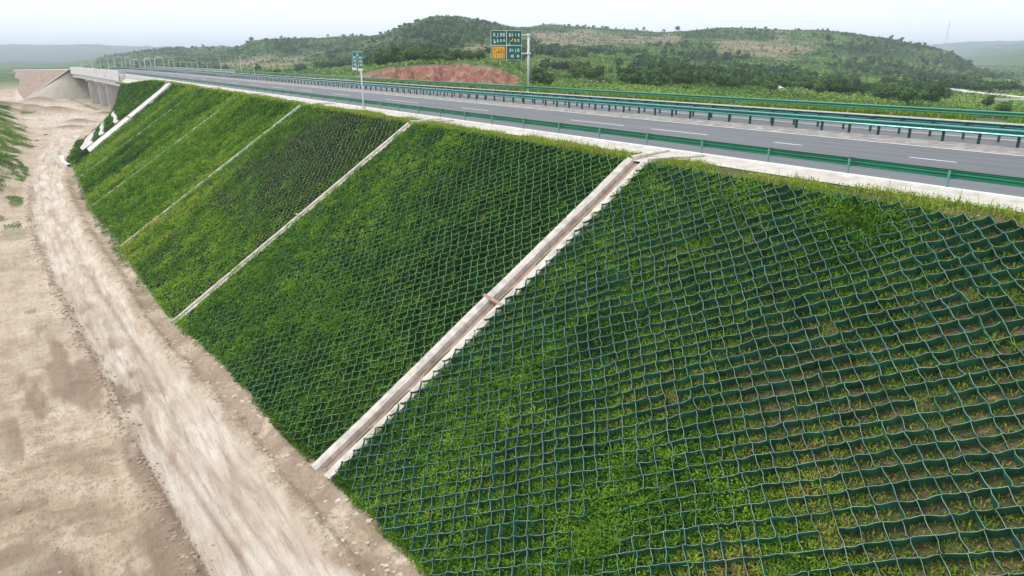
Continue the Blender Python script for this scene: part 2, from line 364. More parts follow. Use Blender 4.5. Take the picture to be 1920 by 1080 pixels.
_kern = np.array([.25, .5, .25]); _Tp = np.pad(_T, ((0, 0), (1, 1)), mode='edge'); _T = sum(_kern[i] * _Tp[:, i:i + len(_lg)] for i in range(3))
def far_h(x, y):
    px, F = pxF(x, y); px = np.where(F > 30, px, np.where(x * RT[0] + y * RT[1] > 0, 3190, -690)); F = np.maximum(F, 91)
    a = np.clip((px - _pg[0]) / 6.0, 0, len(_pg) - 1.001); b = np.clip((np.log(F) - _lg[0]) / (_lg[1] - _lg[0]), 0, len(_lg) - 1.001)
    i = a.astype(int); j = b.astype(int); fa = a - i; fb = b - j
    z = (_T[i, j] * (1 - fa) + _T[i + 1, j] * fa) * (1 - fb) + (_T[i, j + 1] * (1 - fa) + _T[i + 1, j + 1] * fa) * fb
    amp = np.clip(F * .004, .5, 14)
    z = z + (fbm(x / 90, y / 90, 71, 4) - .5) * amp * 2.0 + (fbm(x / 420, y / 420, 73, 2) - .5) * np.clip(F - 1800, 0, 2500) * .012
    # gullies in the red cut
    c = sstep(640, 700, px) * sstep(985, 935, px) * sstep(200, 212, F) * sstep(262, 240, F)
    z = z + c * ((np.abs(vnoise(px / 27, F * 0 + 3, 81) * 2 - 1) ** .8 - .5) * 4.2 + (np.abs(fbm(px / 5, F / 16, 83, 3) * 2 - 1) - .2) * 3.2 - .3)
    return z
def hgt(x, y):
    x = np.asarray(x, float); y = np.asarray(y, float)
    r = np.hypot(x, y)
    w = np.maximum(sstep(70, 95, x - cx(np.minimum(y, 700))) * sstep(40, 90, r), sstep(480, 800, r))
    n = near_h(x, y); f = far_h(x, y); z = n * (1 - w) + f * w
    # never rise through the carriageway
    dr = np.abs(x - cx(np.minimum(y, 1400)) - 45.5); cap = gz(np.minimum(y, 1400)) - 1.6 + np.maximum(dr - 24, 0) * .7
    return np.where(y < 1300, np.minimum(z, cap), z)
BLOBS = dict(
 red=[(820,143,125,22,215,262),(930,150,45,16,200,250),(700,150,40,12,215,262)],
 bare=[(880,97,62,9,400,640),(1085,73,95,17,950,1400),(1195,76,60,9,950,1400),(1430,92,95,17,700,1020),(1360,82,30,8,700,1100),(1065,120,48,5,280,420),(1110,150,60,6,200,330),(1255,72,22,9,1000,1400),
       (505,118,75,13,500,1000),(435,122,25,8,500,1000),(905,88,35,5,500,700),(1870,180,30,3,280,420)],
 wood=[(840,60,110,26,620,1000),(800,88,90,7,450,680),(960,88,60,7,500,800),(1235,140,48,24,200,480),(1400,138,110,9,330,560),(1500,158,90,9,250,480),(1340,110,60,10,560,760),(1700,125,170,20,560,900),
       (1640,90,100,14,760,1080),(1380,66,90,9,900,1150),(1800,148,110,7,500,1000),(590,95,80,12,700,1150),(760,122,120,7,262,380),(1010,110,70,10,380,560),(540,86,60,8,900,1200),(350,98,110,9,1200,1700),(1080,52,70,5,1200,1450),(1120,100,100,7,500,800),(680,110,60,16,380,700),(1680,170,100,7,300,450)])
def covers(x, y):
    px, F = pxF(x, y); z = hgt(x, y); F = np.maximum(F, 1)
    # photo row of each point, used only to trace which patch of hillside a field or wood covers
    tt = (z - H) / F; v = (tt * cP + sP) / (cP - tt * sP); py = 540 - 1280 * v
    jx = (fbm(x / 30, y / 30, 91) - .5) * 60; jy = (fbm(x / 30, y / 30, 93) - .5) * 16
    out = {}
    for k, L in BLOBS.items():
        m = np.zeros_like(px)
        for (bx, by, rx, ry, f0, f1) in L:
            e = 1 - np.hypot((px + jx * min(1, rx / 60) - bx) / rx, (py + jy - by) / ry)
            m = np.maximum(m, np.clip(e * 3 + .3, 0, 1) * (F > f0 * .85) * (F < f1 * 1.15))
        out[k] = m
    farside = np.maximum(sstep(64, 74, x - cx(np.minimum(y, 700))), sstep(520, 760, np.hypot(x, y)))
    n = fbm(x / 60, y / 60, 95, 4)
    out['wood'] = np.maximum(out['wood'] * (n > .40), sstep(.66, .70, n)) * farside * (1 - np.clip(out['bare'] * 1.2, 0, 1)) * (1 - out['red'])
    out['wood'] = np.maximum(out['wood'], sstep(1500, 3000, F) * (.55 + .45 * sstep(.4, .55, fbm(x / 300, y / 300, 99))))
    out['bare'] = np.maximum(out['bare'], sstep(.64, .70, fbm(x / 45, y / 45, 97)) * .8) * farside
    xl, xr = XL(y), XR(y)
    rd = sstep(-.35, .25, x - xl + (fbm(x, y, 101) - .5) * .9) * sstep(-.35, .25, xr - x + (fbm(x, y, 103) - .5) * .9) * (1 - farside)
    tr = sstep(1.4, .8, np.abs(x - (22 - (y - 230) * .10))) * (y > 225) * (y < 420) * (1 - farside)
    yard = sstep(.5, .62, fbm(x / 14, y / 20, 105)) * (y > 200) * (y < 480) * (x < 24) * .8 * (1 - farside)
    pale = sstep(-9, -3, x - xl) * sstep(30, 55, y) * .30 * (x < xl)
    out['road'] = np.clip(np.maximum(np.maximum(rd, tr), np.maximum(yard, pale)), 0, 1) * (1 - farside)
    br = sstep(.5, .62, fbm(x / 1.2, y / 6, 107)) * (x < xl) * (x > xl - 9) * (y < 60) * .8
    br = np.maximum(br, sstep(.2, .9, x - xr) * (y < 150) * .45 * (fbm(x, y, 109) > .42))
    rp = sstep(.46, .56, fbm(x / 1.1, y / 5, 119)) * sstep(2.2, 1.0, x - xl) * (x > xl) * sstep(30, 38, y) * sstep(64, 54, y) * .9
    br = np.maximum(br, rp)
    for off in (.95, 2.55):
        br = np.maximum(br, .55 * np.exp(-((x - xl - off - .35 * np.sin(y * .07 + off)) / .13) ** 2) * (y < 200) * sstep(.3, .5, fbm(x, y / 4, 121)))
    hp = np.zeros_like(px)
    for (hx, hy, hr) in ((8, 300, 7), (2, 330, 5), (12, 250, 4), (9, 232, 4), (-4, 345, 6), (5, 380, 8), (22, 285, 4), (-3, 300, 5)):
        hp = np.maximum(hp, np.exp(-(((x - hx) / hr) ** 2 + ((y - hy) / hr / 1.4) ** 2)))
    out['brown'] = np.clip(np.maximum(br, hp * 1.1), 0, 1) * (1 - farside)
    bl = np.interp(y, [80, 105, 130, 160, 200, 260, 330, 450], [-9, -4.8, -3.0, -2.4, -1.4, -1.8, -5, -13])
    gb = sstep(-.5, 2.5, bl - x + (fbm(x / 4, y / 4, 111) - .5) * 7) * sstep(85, 115, y) * (1 - .6 * sstep(.52, .60, fbm(x / 6, y / 9, 112)))
    gb = np.maximum(gb, sstep(3.6, 2.4, np.abs(x - xtoe(y) + 1.2) + (fbm(x, y, 113) - .5) * 2) * sstep(146, 152, y) * sstep(205, 185, y))
    spr = sstep(.60, .68, fbm(x / 3.5, y / 6, 115)) * sstep(60, 120, y) * (x < xl - 1) * .8
    rug = sstep(-1.1, -.5, x - xtoe(y) + (fbm(x, y / 2, 117) - .5) * 1.4) * sstep(45, 75, y) * .7 * (x < xtoe(y) + 1)
    out['green'] = np.clip(np.maximum(np.maximum(gb, np.maximum(spr, rug)) * (1 - out['road'] * .9), farside) * (1 - out['red']), 0, 1)
    out['_py'] = py; out['_px'] = px; out['_F'] = F; out['_far'] = farside
    return out

# ------------------------------------------------------------------ terrain sheet (ground on the left, hills on the right and far away)
fine = np.radians(np.arange(-39.5, 39.6, .14)); coarse = np.radians(np.arange(42, 319, 4.0))
az = np.concatenate([fine, coarse]); NA = len(az)
rr = np.concatenate([[1, 4, 8], 12 * np.exp(np.arange(0, math.log(9300 / 12.), .0062))]); NR = len(rr)
A2, R2 = np.meshgrid(az, rr, indexing='xy')
GX = R2 * np.sin(A2 + YAW); GY = R2 * np.cos(A2 + YAW); GZ = hgt(GX, GY)
cv = covers(GX.ravel(), GY.ravel())
V = np.stack([GX, GY, GZ], -1).reshape(-1, 3); F_ = grid_faces(NR, NA, wrap=True)
cxm = V[F_].mean(1); farm = (np.maximum((cxm[:, 0] - cx(np.minimum(cxm[:, 1], 700))) > 69, np.hypot(cxm[:, 0], cxm[:, 1]) > 640))
keys = ['road', 'brown', 'red', 'green', 'bare', 'wood']
for nm, sel in (('ground', ~farm), ('hills', farm)):
    f = F_[sel]; u, inv = np.unique(f, return_inverse=True)
    o = mk(nm, V[u], inv.reshape(f.shape), m_ground, smooth=True, attrs={k: cv[k][u] for k in keys}); tag(o, kind='structure')
del A2, R2

# ------------------------------------------------------------------ swept strips along the road
def sweep(name, prof, ys, m, parent=None, closed=False, smooth=False, caps=False):
    ys = np.asarray(ys, float); P = np.array(prof, float)
    X = P[None, :, 0] + cx(ys)[:, None]; Z = P[None, :, 1] + gz(ys)[:, None]; Y = np.repeat(ys[:, None], len(P), 1)
    F = [grid_faces(len(ys), len(P), closed)]
    if caps and closed:
        n = len(P); F.append(np.array([list(range(n))])); F.append(np.array([[(len(ys) - 1) * n + k for k in range(n)][::-1]]))
    return mk(name, np.stack([X, Y, Z], -1).reshape(-1, 3), F, m, parent, smooth=smooth)
YS = np.concatenate([np.arange(-40, 220, 10), np.arange(220, 1400, 12)])
Y0, Y1 = 262., 428.       # bridge
# carriageways
tag(sweep('road', [(28.55, 0), (45.9, 0)], YS, m_asph), kind='structure')
tag(sweep('road', [(45.9, -.01), (61.9, -.01)], YS, m_asph), kind='structure')
def lines(name, x0, x1, segs, m, z=.004):
    V = []; F = []
    for a, b in segs:
        yy = np.arange(a, b, 12.) if b - a > 12 else np.array([a]); yy = np.append(yy, b); n0 = len(V)
        for q in yy: V += [(x0 + cx(q), q, z + gz(q)), (x1 + cx(q), q, z + gz(q))]
        F += [(n0 + 2*k, n0 + 2*k + 1, n0 + 2*k + 3, n0 + 2*k + 2) for k in range(len(yy) - 1)]
    return tag(mk(name, V, np.array(F), m), kind='structure')
dashes = [(15.3, 17.6), (23.7, 25.6), (30.7, 35.8), (38.7, 45.0), (57.6, 62.8), (72.4, 81.4)] + [(y, y + 6) for y in np.arange(93, 700, 15)]
lines('lane_markings', 36.82, 36.99, dashes, m_paint)
lines('lane_markings', 33.0, 33.14, [(11, 12.2), (18.6, 19.3), (24, 25), (47, 50), (66, 70), (101, 105)], m_paint_worn)
lines('lane_markings', 42.15, 42.37, [(-30, 900)], m_paint)
lines('lane_markings', 49.9, 50.1, [(-30, 900)], m_paint)
lines('lane_markings', 54.6, 54.75, [(y, y + 6) for y in np.arange(0, 500, 15)], m_paint)
lines('lane_markings', 60.8, 61.0, [(-30, 900)], m_paint)
# median strip: uneven concrete
ys = np.arange(-20, 260, .35); xs = np.array([42.55, 42.9, 43.5, 44.1, 44.7, 45.3, 45.85])
XX, YY = np.meshgrid(xs, ys); ZZ = .03 + .09 * np.clip(vnoise(XX * 1.4, YY * .55, 201) - .35, 0, 1) + .04 * vnoise(XX * 4, YY * 2, 203)
ZZ[:, 0] = .006; ZZ[:, -1] = .02; XX = XX + (vnoise(XX, YY, 205) - .5) * .12
tag(mk('median_strip', np.stack([XX, YY, ZZ], -1).reshape(-1, 3), grid_faces(len(ys), len(xs)), m_median), kind='structure')
tag(sweep('median_strip', [(42.6, .04), (45.9, .05)], np.arange(260, 1000, 12), m_median), kind='structure')
# verge: concrete shoulder, kerb
tag(sweep('verge', [(26.55, -.03), (28.25, 0.01), (28.4, 0.02)], np.append(np.arange(-40, Y0, 6), Y0), m_conc), kind='structure')
tag(sweep('kerb', [(28.38, -.05), (28.38, .11), (28.42, .14), (28.56, .14), (28.6, .11), (28.6, -.05)], np.append(np.arange(-40, Y0, 6), Y0), m_kerb), kind='structure')
tag(sweep('kerb', [(61.9, -.05), (61.9, .10), (62.1, .10), (62.1, -.05)], np.append(np.arange(-40, Y0, 6), Y0), m_kerb), kind='structure')

# ------------------------------------------------------------------ embankment
def cdrop(y): return 2.5 * sstep(176, 250, y)
def S(y, s, off=0.0):
    """point on the slope: y along the road, s metres down from the crest, off metres out of the surface"""
    y = np.asarray(y, float); s = np.asarray(s, float); k = kslope(y); L = np.sqrt(k * k + 1)
    return np.stack([25.1 + cx(y) - s * k / L - off / L, y + 0 * s, -.2 - cdrop(y) - s / L + off * k / L], -1)
def smax(y): k = kslope(y); return (-zbase(y) - .2 - cdrop(y)) * np.sqrt(k * k + 1)
ysl = np.arange(-40, 261.6, 1.0); tt = np.linspace(0, 1.12, 44)
YY, TT = np.meshgrid(ysl, tt, indexing='ij'); P = S(YY, TT * smax(YY))
nz = (fbm(YY / 1.1, TT * 20, 211) - .5) * .10; P[..., 2] += nz
tag(mk('embankment', P.reshape(-1, 3), grid_faces(len(ysl), len(tt)), m_soil, smooth=True), kind='structure')
# verge grass bed, crest shoulder
tag(sweep('embankment', [(25.1, -.2), (25.6, -.12), (26.6, -.06), (26.6, -.12)], np.append(np.arange(-40, 258, 6), 262), m_soil), kind='structure')
tag(sweep('embankment', [(62.05, -.06), (63.6, -.12), (64.6, -.3), (84, -13.5), (88, -16)], np.append(np.arange(-60, Y0, 6), Y0), m_soil), kind='structure')
def sink(o):
    for v in o.data.vertices:
        q = min(1, max(0, (28.3 - (v.co.x - float(cx(v.co.y)))) / .1)); v.co.z -= q * float(cdrop(v.co.y))
for o in list(sc.objects):
    if o.type == 'MESH' and (o.name.startswith('verge') or (o.name.startswith('embankment') and o.data.vertices[0].co.x > 25.05 and o.data.vertices[0].co.x < 26)): sink(o)
# far fill beyond the bridge, with its slope
tag(sweep('embankment', [(-1.5, -18.5), (25.6, -.4), (28.4, -.03), (28.6, -.03)], np.concatenate([[Y1 - 1], np.arange(Y1 + 6, 1300, 12)]), m_soil2), kind='structure')
tag(sweep('embankment', [(61.9, -.03), (64, -.4), (90, -18)], np.concatenate([[Y1 - 1], np.arange(Y1 + 6, 1300, 12)]), m_soil2), kind='structure')
tag(sweep('verge', [(26.3, -.3), (26.3, .25), (28.55, .25), (28.55, -.3)], np.concatenate([[Y1 - 1], np.arange(Y1 + 6, 1300, 12)]), m_kerb), kind='structure')
# end cones
def cone(name, cxp, cyp, dirsign, m, k=1.15, kend=1.0, zt=-.25, n=22):
    V = []; tn = np.linspace(0, 15.5, 20)
    for a in np.linspace(0, pi / 2, n):
        for t_ in tn: V.append((cxp - k * t_ * cos(a), cyp + dirsign * kend * t_ * sin(a), zt - t_))
    for xx in (cxp + 37.,):
        for t_ in tn: V.append((xx, cyp + dirsign * kend * t_, zt - t_))
    V = np.array(V); V[:, 2] += (fbm(V[:, 0] / 3, V[:, 1] / 3, 221) - .5) * .25
    F = grid_faces(n + 1, len(tn)); return mk(name, V, F if dirsign > 0 else F[:, ::-1], m, smooth=True)
c = cone('slope_paving', 25.63 + float(cx(Y1)), Y1 + 2, -1, m_cone, 1.5, .95, -.36)
tag(c, 'beige concrete cone paving wrapping the far abutment of the bridge', 'slope paving')

# ------------------------------------------------------------------ geocell mats
GUT = [25.0, 50.5, 77.0, 104.0, 130.5, 156.0]
def stairy(s): return 157.5 - 9.0 * np.asarray(s) / 20.0
def vegcover(y, s):
    """how much plant cover the slope has, 0 bare .. 1+ overgrown"""
    n = fbm(y / 4, s / 4, 301, 4); n2 = fbm(y / 1.6, s / 1.6, 305, 3)
    c = np.where(y < 25, .24 + .36 * sstep(10, 22, y) + .20 * sstep(11, 19, s), 0)
    c = c + (y < 25) * (1.0 * np.exp(-((y - 12.6) / 2.2) ** 2 - ((s - 15.6) / 2.6) ** 2) + 1.1 * np.exp(-((y - 12.9) / 1.6) ** 2 - ((s - 1.0) / 1.3) ** 2))
    c = c + (y < 25) * .35 * np.exp(-((y - 9.5) / 2.5) ** 2 - ((s - 13) / 1.2) ** 2) - (y < 25) * .12 * sstep(3, 8, s) * sstep(14, 9, s) * sstep(16, 9, y)
    c2 = .42 + .42 * sstep(28, 46, y) + .10 * sstep(8, 18, s) - .22 * np.exp(-((y - 30) / 3) ** 2 - ((s - 10) / 3) ** 2)
    c = np.where((y >= 25) & (y < 50.5), c2, c)
    c3 = .62 + .40 * sstep(9, 20, s) + .35 * sstep(64, 76, y) - .2 * np.exp(-((y - 58) / 5) ** 2 - ((s - 4) / 4) ** 2)
    c = np.where((y >= 50.5) & (y < 77), c3, c); c = np.where(y >= 77, 1.0, c)
    return c + (n - .5) * .7 + (n2 - .5) * .45
def geocell(y0, y1, idx, label, dw=.365, ds=.335, nseg=4, hgt_=.33, rimm=m_rim, th=.012, wallm=m_cell):
    sm = float(np.max(smax(np.array([y0, y1])))) - .15
    ni = int((y1 - y0) / dw) + 1; nj = int(sm / ds) + 1
    def node(i, j):   # integer lattice; i+j even are nodes
        y = y0 + i * dw; s = .12 + j * ds
        wy = (fbm(y / 2.6, s / 2.6, 311 + idx, 3) - .5) * .20 + (_hash(np.asarray(i), np.asarray(j), 5 + idx) - .5) * .05
        ws = (fbm(y / 2.6, s / 2.6, 331 + idx, 3) - .5) * .20 + (_hash(np.asarray(i), np.asarray(j), 9 + idx) - .5) * .05
        return y + wy, s + ws
    I, J = np.meshgrid(np.arange(0, ni), np.arange(0, nj), indexing='ij'); e = ((I + J) % 2 == 0)
    I = I[e]; J = J[e]; A = []; B = []; K = []
    for di in (1, -1):
        m = (I + di >= 0) & (I + di < ni) & (J + 1 < nj); A.append(np.stack([I[m], J[m]])); B.append(np.stack([I[m] + di, J[m] + 1])); K.append(np.full(m.sum(), di))
    A = np.concatenate(A, 1); B = np.concatenate(B, 1); K = np.concatenate(K)
    ya, sa = node(A[0], A[1]); yb, sb = node(B[0], B[1])
    lim = smax(ya) - .1; keep = (sa < lim) & (sb < smax(yb) + .1)
    # cells torn or buried under dense growth
    cov = vegcover((ya + yb) / 2, (sa + sb) / 2); r = rng.random(len(cov)); keep &= ~((cov > 1.15) & (y0 < 30) & (r < .75)); keep &= ~((fbm((ya + yb) / 3, (sa + sb) / 3, 351) > .70) & (r < .3)); keep &= r > .004
    ya, sa, yb, sb, K, A0 = ya[keep], sa[keep], yb[keep], sb[keep], K[keep], A[:, keep]
    t = np.linspace(0, 1, nseg + 1)[None, :]
    Y = ya[:, None] * (1 - t) + yb[:, None] * t; Sx = sa[:, None] * (1 - t) + sb[:, None] * t
    dy = (yb - ya)[:, None]; ds_ = (sb - sa)[:, None]; L = np.hypot(dy, ds_)
    amp = (.012 + .022 * (rng.random(len(ya))[:, None] - .5)) * np.where((A0[0] % 2 == 0), 1, -1)[:, None]
    bul = np.sin(2 * pi * t) * amp + np.sin(pi * t) * (rng.random(len(ya))[:, None] - .5) * .05
    Y = Y + bul * (-ds_ / L); Sx = Sx + bul * (dy / L)
    hh = hgt_ * (.72 + .55 * (fbm(Y * .8, Sx * .8, 341) )) - .05 * np.sin(pi * t) * (.5 + rng.random(len(ya))[:, None])
    tx = (-ds_ / L) * th / 2; ty = (dy / L) * th / 2
    lean = (rng.random(len(ya))[:, None] - .5) * .09
    b0 = S(Y - tx, Sx - ty, -.06); b1 = S(Y + tx, Sx + ty, -.06)
    t0 = S(Y - tx + lean, Sx - ty + lean, hh); t1 = S(Y + tx + lean, Sx + ty + lean, hh)
    n = len(ya); m = nseg + 1; V = np.concatenate([b0.reshape(-1, 3), b1.reshape(-1, 3), t0.reshape(-1, 3), t1.reshape(-1, 3)]); N = n * m
    q = (np.arange(n)[:, None] * m + np.arange(nseg)[None, :]).ravel()
    F = np.concatenate([np.stack([q, q + 1, q + 1 + 2*N, q + 2*N], 1), np.stack([q + 1 + N, q + N, q + 3*N, q + 1 + 3*N], 1), np.stack([q + 2*N, q + 1 + 2*N, q + 1 + 3*N, q + 3*N], 1)])
    mi = np.concatenate([np.zeros(2 * len(q)), np.ones(len(q))])
    return tag(mk('geocell_mat', V, F, [wallm, rimm], midx=mi), label, 'geocell mat', 'geocell mats lining the embankment slope')
geocell(-7, 24.45, 0, 'nearest green geocell mat with sparse yellowish grass in its large open cells')
geocell(25.6, 50.0, 1, 'green geocell mat with lush green plants between the two nearest concrete gutters', rimm=m_rim2, wallm=m_cell2, th=.018)
geocell(51.0, 76.6, 2, 'dark green geocell mat with hatched shadows, second panel past the nearest gutter', nseg=2, rimm=m_rim3, hgt_=.30, wallm=m_cell3, th=.035)
geocell(77.4, 103.7, 3, 'overgrown bright green geocell mat just beyond the thin white gutter', nseg=2, rimm=m_rim3, hgt_=.14, wallm=m_cell3)
geocell(104.3, 130.2, 4, 'overgrown geocell mat with dark and lime stripes, second last before the stairway', nseg=1, rimm=m_rim3, hgt_=.14, wallm=m_cell3)
geocell(130.8, 152.5, 5, 'farthest overgrown geocell mat beside the wide white stairway', nseg=1, rimm=m_rim3, hgt_=.14, wallm=m_cell3)

# ------------------------------------------------------------------ drainage gutters down the slope
def ribbon(yc, s, prof, scal=None):
    """prof: (dy, off) cross-section swept down the slope"""
    s = np.asarray(s, float); n = len(prof); out = []
    for a, (dy, off) in enumerate(prof):
        w = 0 if scal is None or a not in scal else scal[a](s)
        out.append(S(np.full_like(s, yc) + dy + w + (fbm(s / 3, s * 0 + yc, 401) - .5) * .12, s, off + 0 * s))
    return np.stack(out, 1).reshape(-1, 3), grid_faces(len(s), n)
def gutter(yc, label, w=.9, lip=.26, full=True):
    sm = float(smax(yc)); root = empty('drain_gutter', tuple(S(yc, 0.)))
    tag(root, label, 'drain gutter', 'concrete drain gutters running down the slope')
    inv = -np.array(S(yc, 0.)); e = 1.0 if w > .8 else (.55 if w > .4 else .08); zz = 1.0 if w > .8 else (.85 if w > .4 else (1.15 if yc < 80 else .85))
    s = np.arange(.1, sm + .35, .12); h = w / 2
    def part(name, prof, m, scal=None, smooth=False):
        V, F = ribbon(yc, s, prof, scal); mk(name, V + inv, F, m, root, smooth=smooth)
    part('channel', [(-h + lip * .5, .05), (-h + lip, .06), (-.06, .00), (.06, .00), (h - lip * .5, .06), (h - .02, .05)], m_gut)
    ml = m_kerb if yc > 60 else m_gutr
    part('lip', [(h - lip * .7, -.05), (h - lip * .7, .26 * zz), (h - .02, .34 * zz), (h + .22 * e, .33 * zz), (h + .30 * e, .25 * zz), (h + .30 * e, -.1)], ml, smooth=False)
    sc_ = lambda q: -.07 * e * np.abs(np.sin(q * pi / .72))
    part('lip', [(-h - .28 * e, -.1), (-h - .28 * e, .20 * zz), (-h - .04, .26 * zz), (-h + lip * .5, .22), (-h + lip * .5, -.05)], ml, {0: sc_, 1: sc_, 2: lambda q: .5 * sc_(q)})
    # inlet apron across the verge
    b = MB(); x0, z0 = 25.15, -.14
    for sgn in (-1, 1):
        b.add([(x0, yc + sgn * (w / 2), z0), (x0, yc + sgn * (w / 2 + .25), z0), (28.3, yc + sgn * (w / 2 + .95), .03), (28.3, yc + sgn * (w / 2 + .6), .03),
               (x0, yc + sgn * (w / 2), z0 + .22), (x0, yc + sgn * (w / 2 + .25), z0 + .22), (28.3, yc + sgn * (w / 2 + .95), .10), (28.3, yc + sgn * (w / 2 + .6), .10)],
              [(4,5,6,7),(0,1,5,4),(1,2,6,5),(2,3,7,6),(3,0,4,7)])
    b.V = [v + inv for v in b.V]; b.build('inlet_wing', m_gutr, root)
    a = MB(); a.add(np.array([(24.95, yc - w / 2, -.13), (28.3, yc - w / 2 - .6, .026), (28.3, yc + w / 2 + .6, .026), (24.95, yc + w / 2, -.13)]) + inv, [(0, 1, 2, 3)]); a.build('inlet_apron', m_conc, root)
    if yc < 60:
        k = MB(); sj = sm * .5; P_ = [S(yc - h - .3, sj, .30), S(yc + h + .34, sj, .38), S(yc + h + .34, sj + .14, .36), S(yc - h - .3, sj + .14, .28)]
        Q_ = [S(yc - h - .3, sj, -.05), S(yc + h + .34, sj, -.05), S(yc + h + .34, sj + .14, -.05), S(yc - h - .3, sj + .14, -.05)]
        k.add(np.array(P_ + Q_) + inv, [(0,1,2,3),(0,4,5,1),(1,5,6,2),(2,6,7,3),(3,7,4,0)]); k.build('joint_collar', m_gut, root)
    return root
gutter(25.0, 'widest concrete gutter with brown channel between two raised pale lips, nearest on the slope')
gutter(50.5, 'second pale concrete gutter from the camera running down the green slope', .42, .14)
gutter(77.0, 'thin white concrete gutter at the edge of the hatched dark green panel', .16, .05)
gutter(104.0, 'thin white gutter broken by plants, between bright and striped green panels', .15, .05)
gutter(130.5, 'farthest thin gutter, almost hidden by plants near the wide stairway', .13, .04)
# wide white stairway
root = empty('concrete_stairway', tuple(S(157.5, 0.))); tag(root, 'wide white concrete stairway descending the slope before the bridge', 'stairway')
inv = -np.array(S(157.5, 0.)); sm = 11.4 * sqrt(3.25); s = np.arange(0, sm + .1, .3)
V = []
for i, q in enumerate(s):
    yc = float(stairy(q)) + 2.5 * math.exp(-q / 1.2); w_ = 1.6 + 1.0 * float(sstep(0, sm, q))
    for dy, off in ((-w_ - .3, -.1), (-w_ - .3, .55), (-w_, .55), (-w_, .36 + .10 * (i % 2)), (w_, .36 + .10 * (i % 2)), (w_, .55), (w_ + .3, .55), (w_ + .3, -.1)): V.append(S(yc + dy, q, off))
V = np.array(V) + inv; F = grid_faces(len(s), 8); mk('steps', V, F, m_kerb, root)
b = MB()
for q in (sm * .52,):
    yc = float(stairy(q)); b.add(np.array([S(yc - 2.5, q, .58), S(yc + 2.5, q, .58), S(yc + 2.5, q + .35, .58), S(yc - 2.5, q + .35, .58)]) + inv, [(0, 1, 2, 3)])
b.build('landing', m_gut, root)
# curved concrete edgings on the planted berm
def terrace(t0, t1, ya, yb, label, off=.55):
    ys_ = np.linspace(ya, yb, 16); V = []
    for i, q in enumerate(ys_):
        L = sqrt(float(kslope(q)) ** 2 + 1); f = 1.0
        for t_, o in ((t0, -.1), (t0, off), (t0 + (t1 - t0) * f, off), (t0 + (t1 - t0) * f, -.1)): V.append(S(q, (t_ + .10 * sin(i * .7)) * L, o))
    return tag(mk('concrete_edging', np.array(V), grid_faces(16, 4), m_conc), label, 'edging', 'curved concrete edgings wrapping the embankment end')
terrace(6.95, 7.4, 156, 190, 'highest and thinnest curved white edging right of the stairway foot, nearest the bridge')
terrace(8.9, 9.4, 154.5, 182, 'middle curved pale edging between two grass beds beside the stairway')
terrace(10.4, 11.7, 152.5, 180, 'broadest curved white edging at the foot of the wide stairway')
def arc(pts, w, label):
    P = np.array(pts, float); t = np.linspace(0, len(P) - 1, 14)
    C_ = np.stack([np.interp(t, range(len(P)), P[:, 0]), np.interp(t, range(len(P)), P[:, 1])], 1); z = hgt(C_[:, 0], C_[:, 1]) + .3
    d = np.gradient(C_, axis=0); d /= np.linalg.norm(d, axis=1)[:, None]; V = []
    for a, b_, zz in zip(C_, np.stack([-d[:, 1], d[:, 0]], 1), z):
        for o, q in ((-w, -.6), (-w, .1), (w, .1), (w, -.6)): V.append((a[0] + b_[0] * o, a[1] + b_[1] * o, zz + q))
    return tag(mk('concrete_edging', V, grid_faces(len(C_), 4), m_kerb), label, 'edging', 'curved concrete edgings wrapping the embankment end')
arc([(4.4, 146), (3.7, 152), (3.9, 160)], .32, 'outermost curved white edging next to the dirt track')

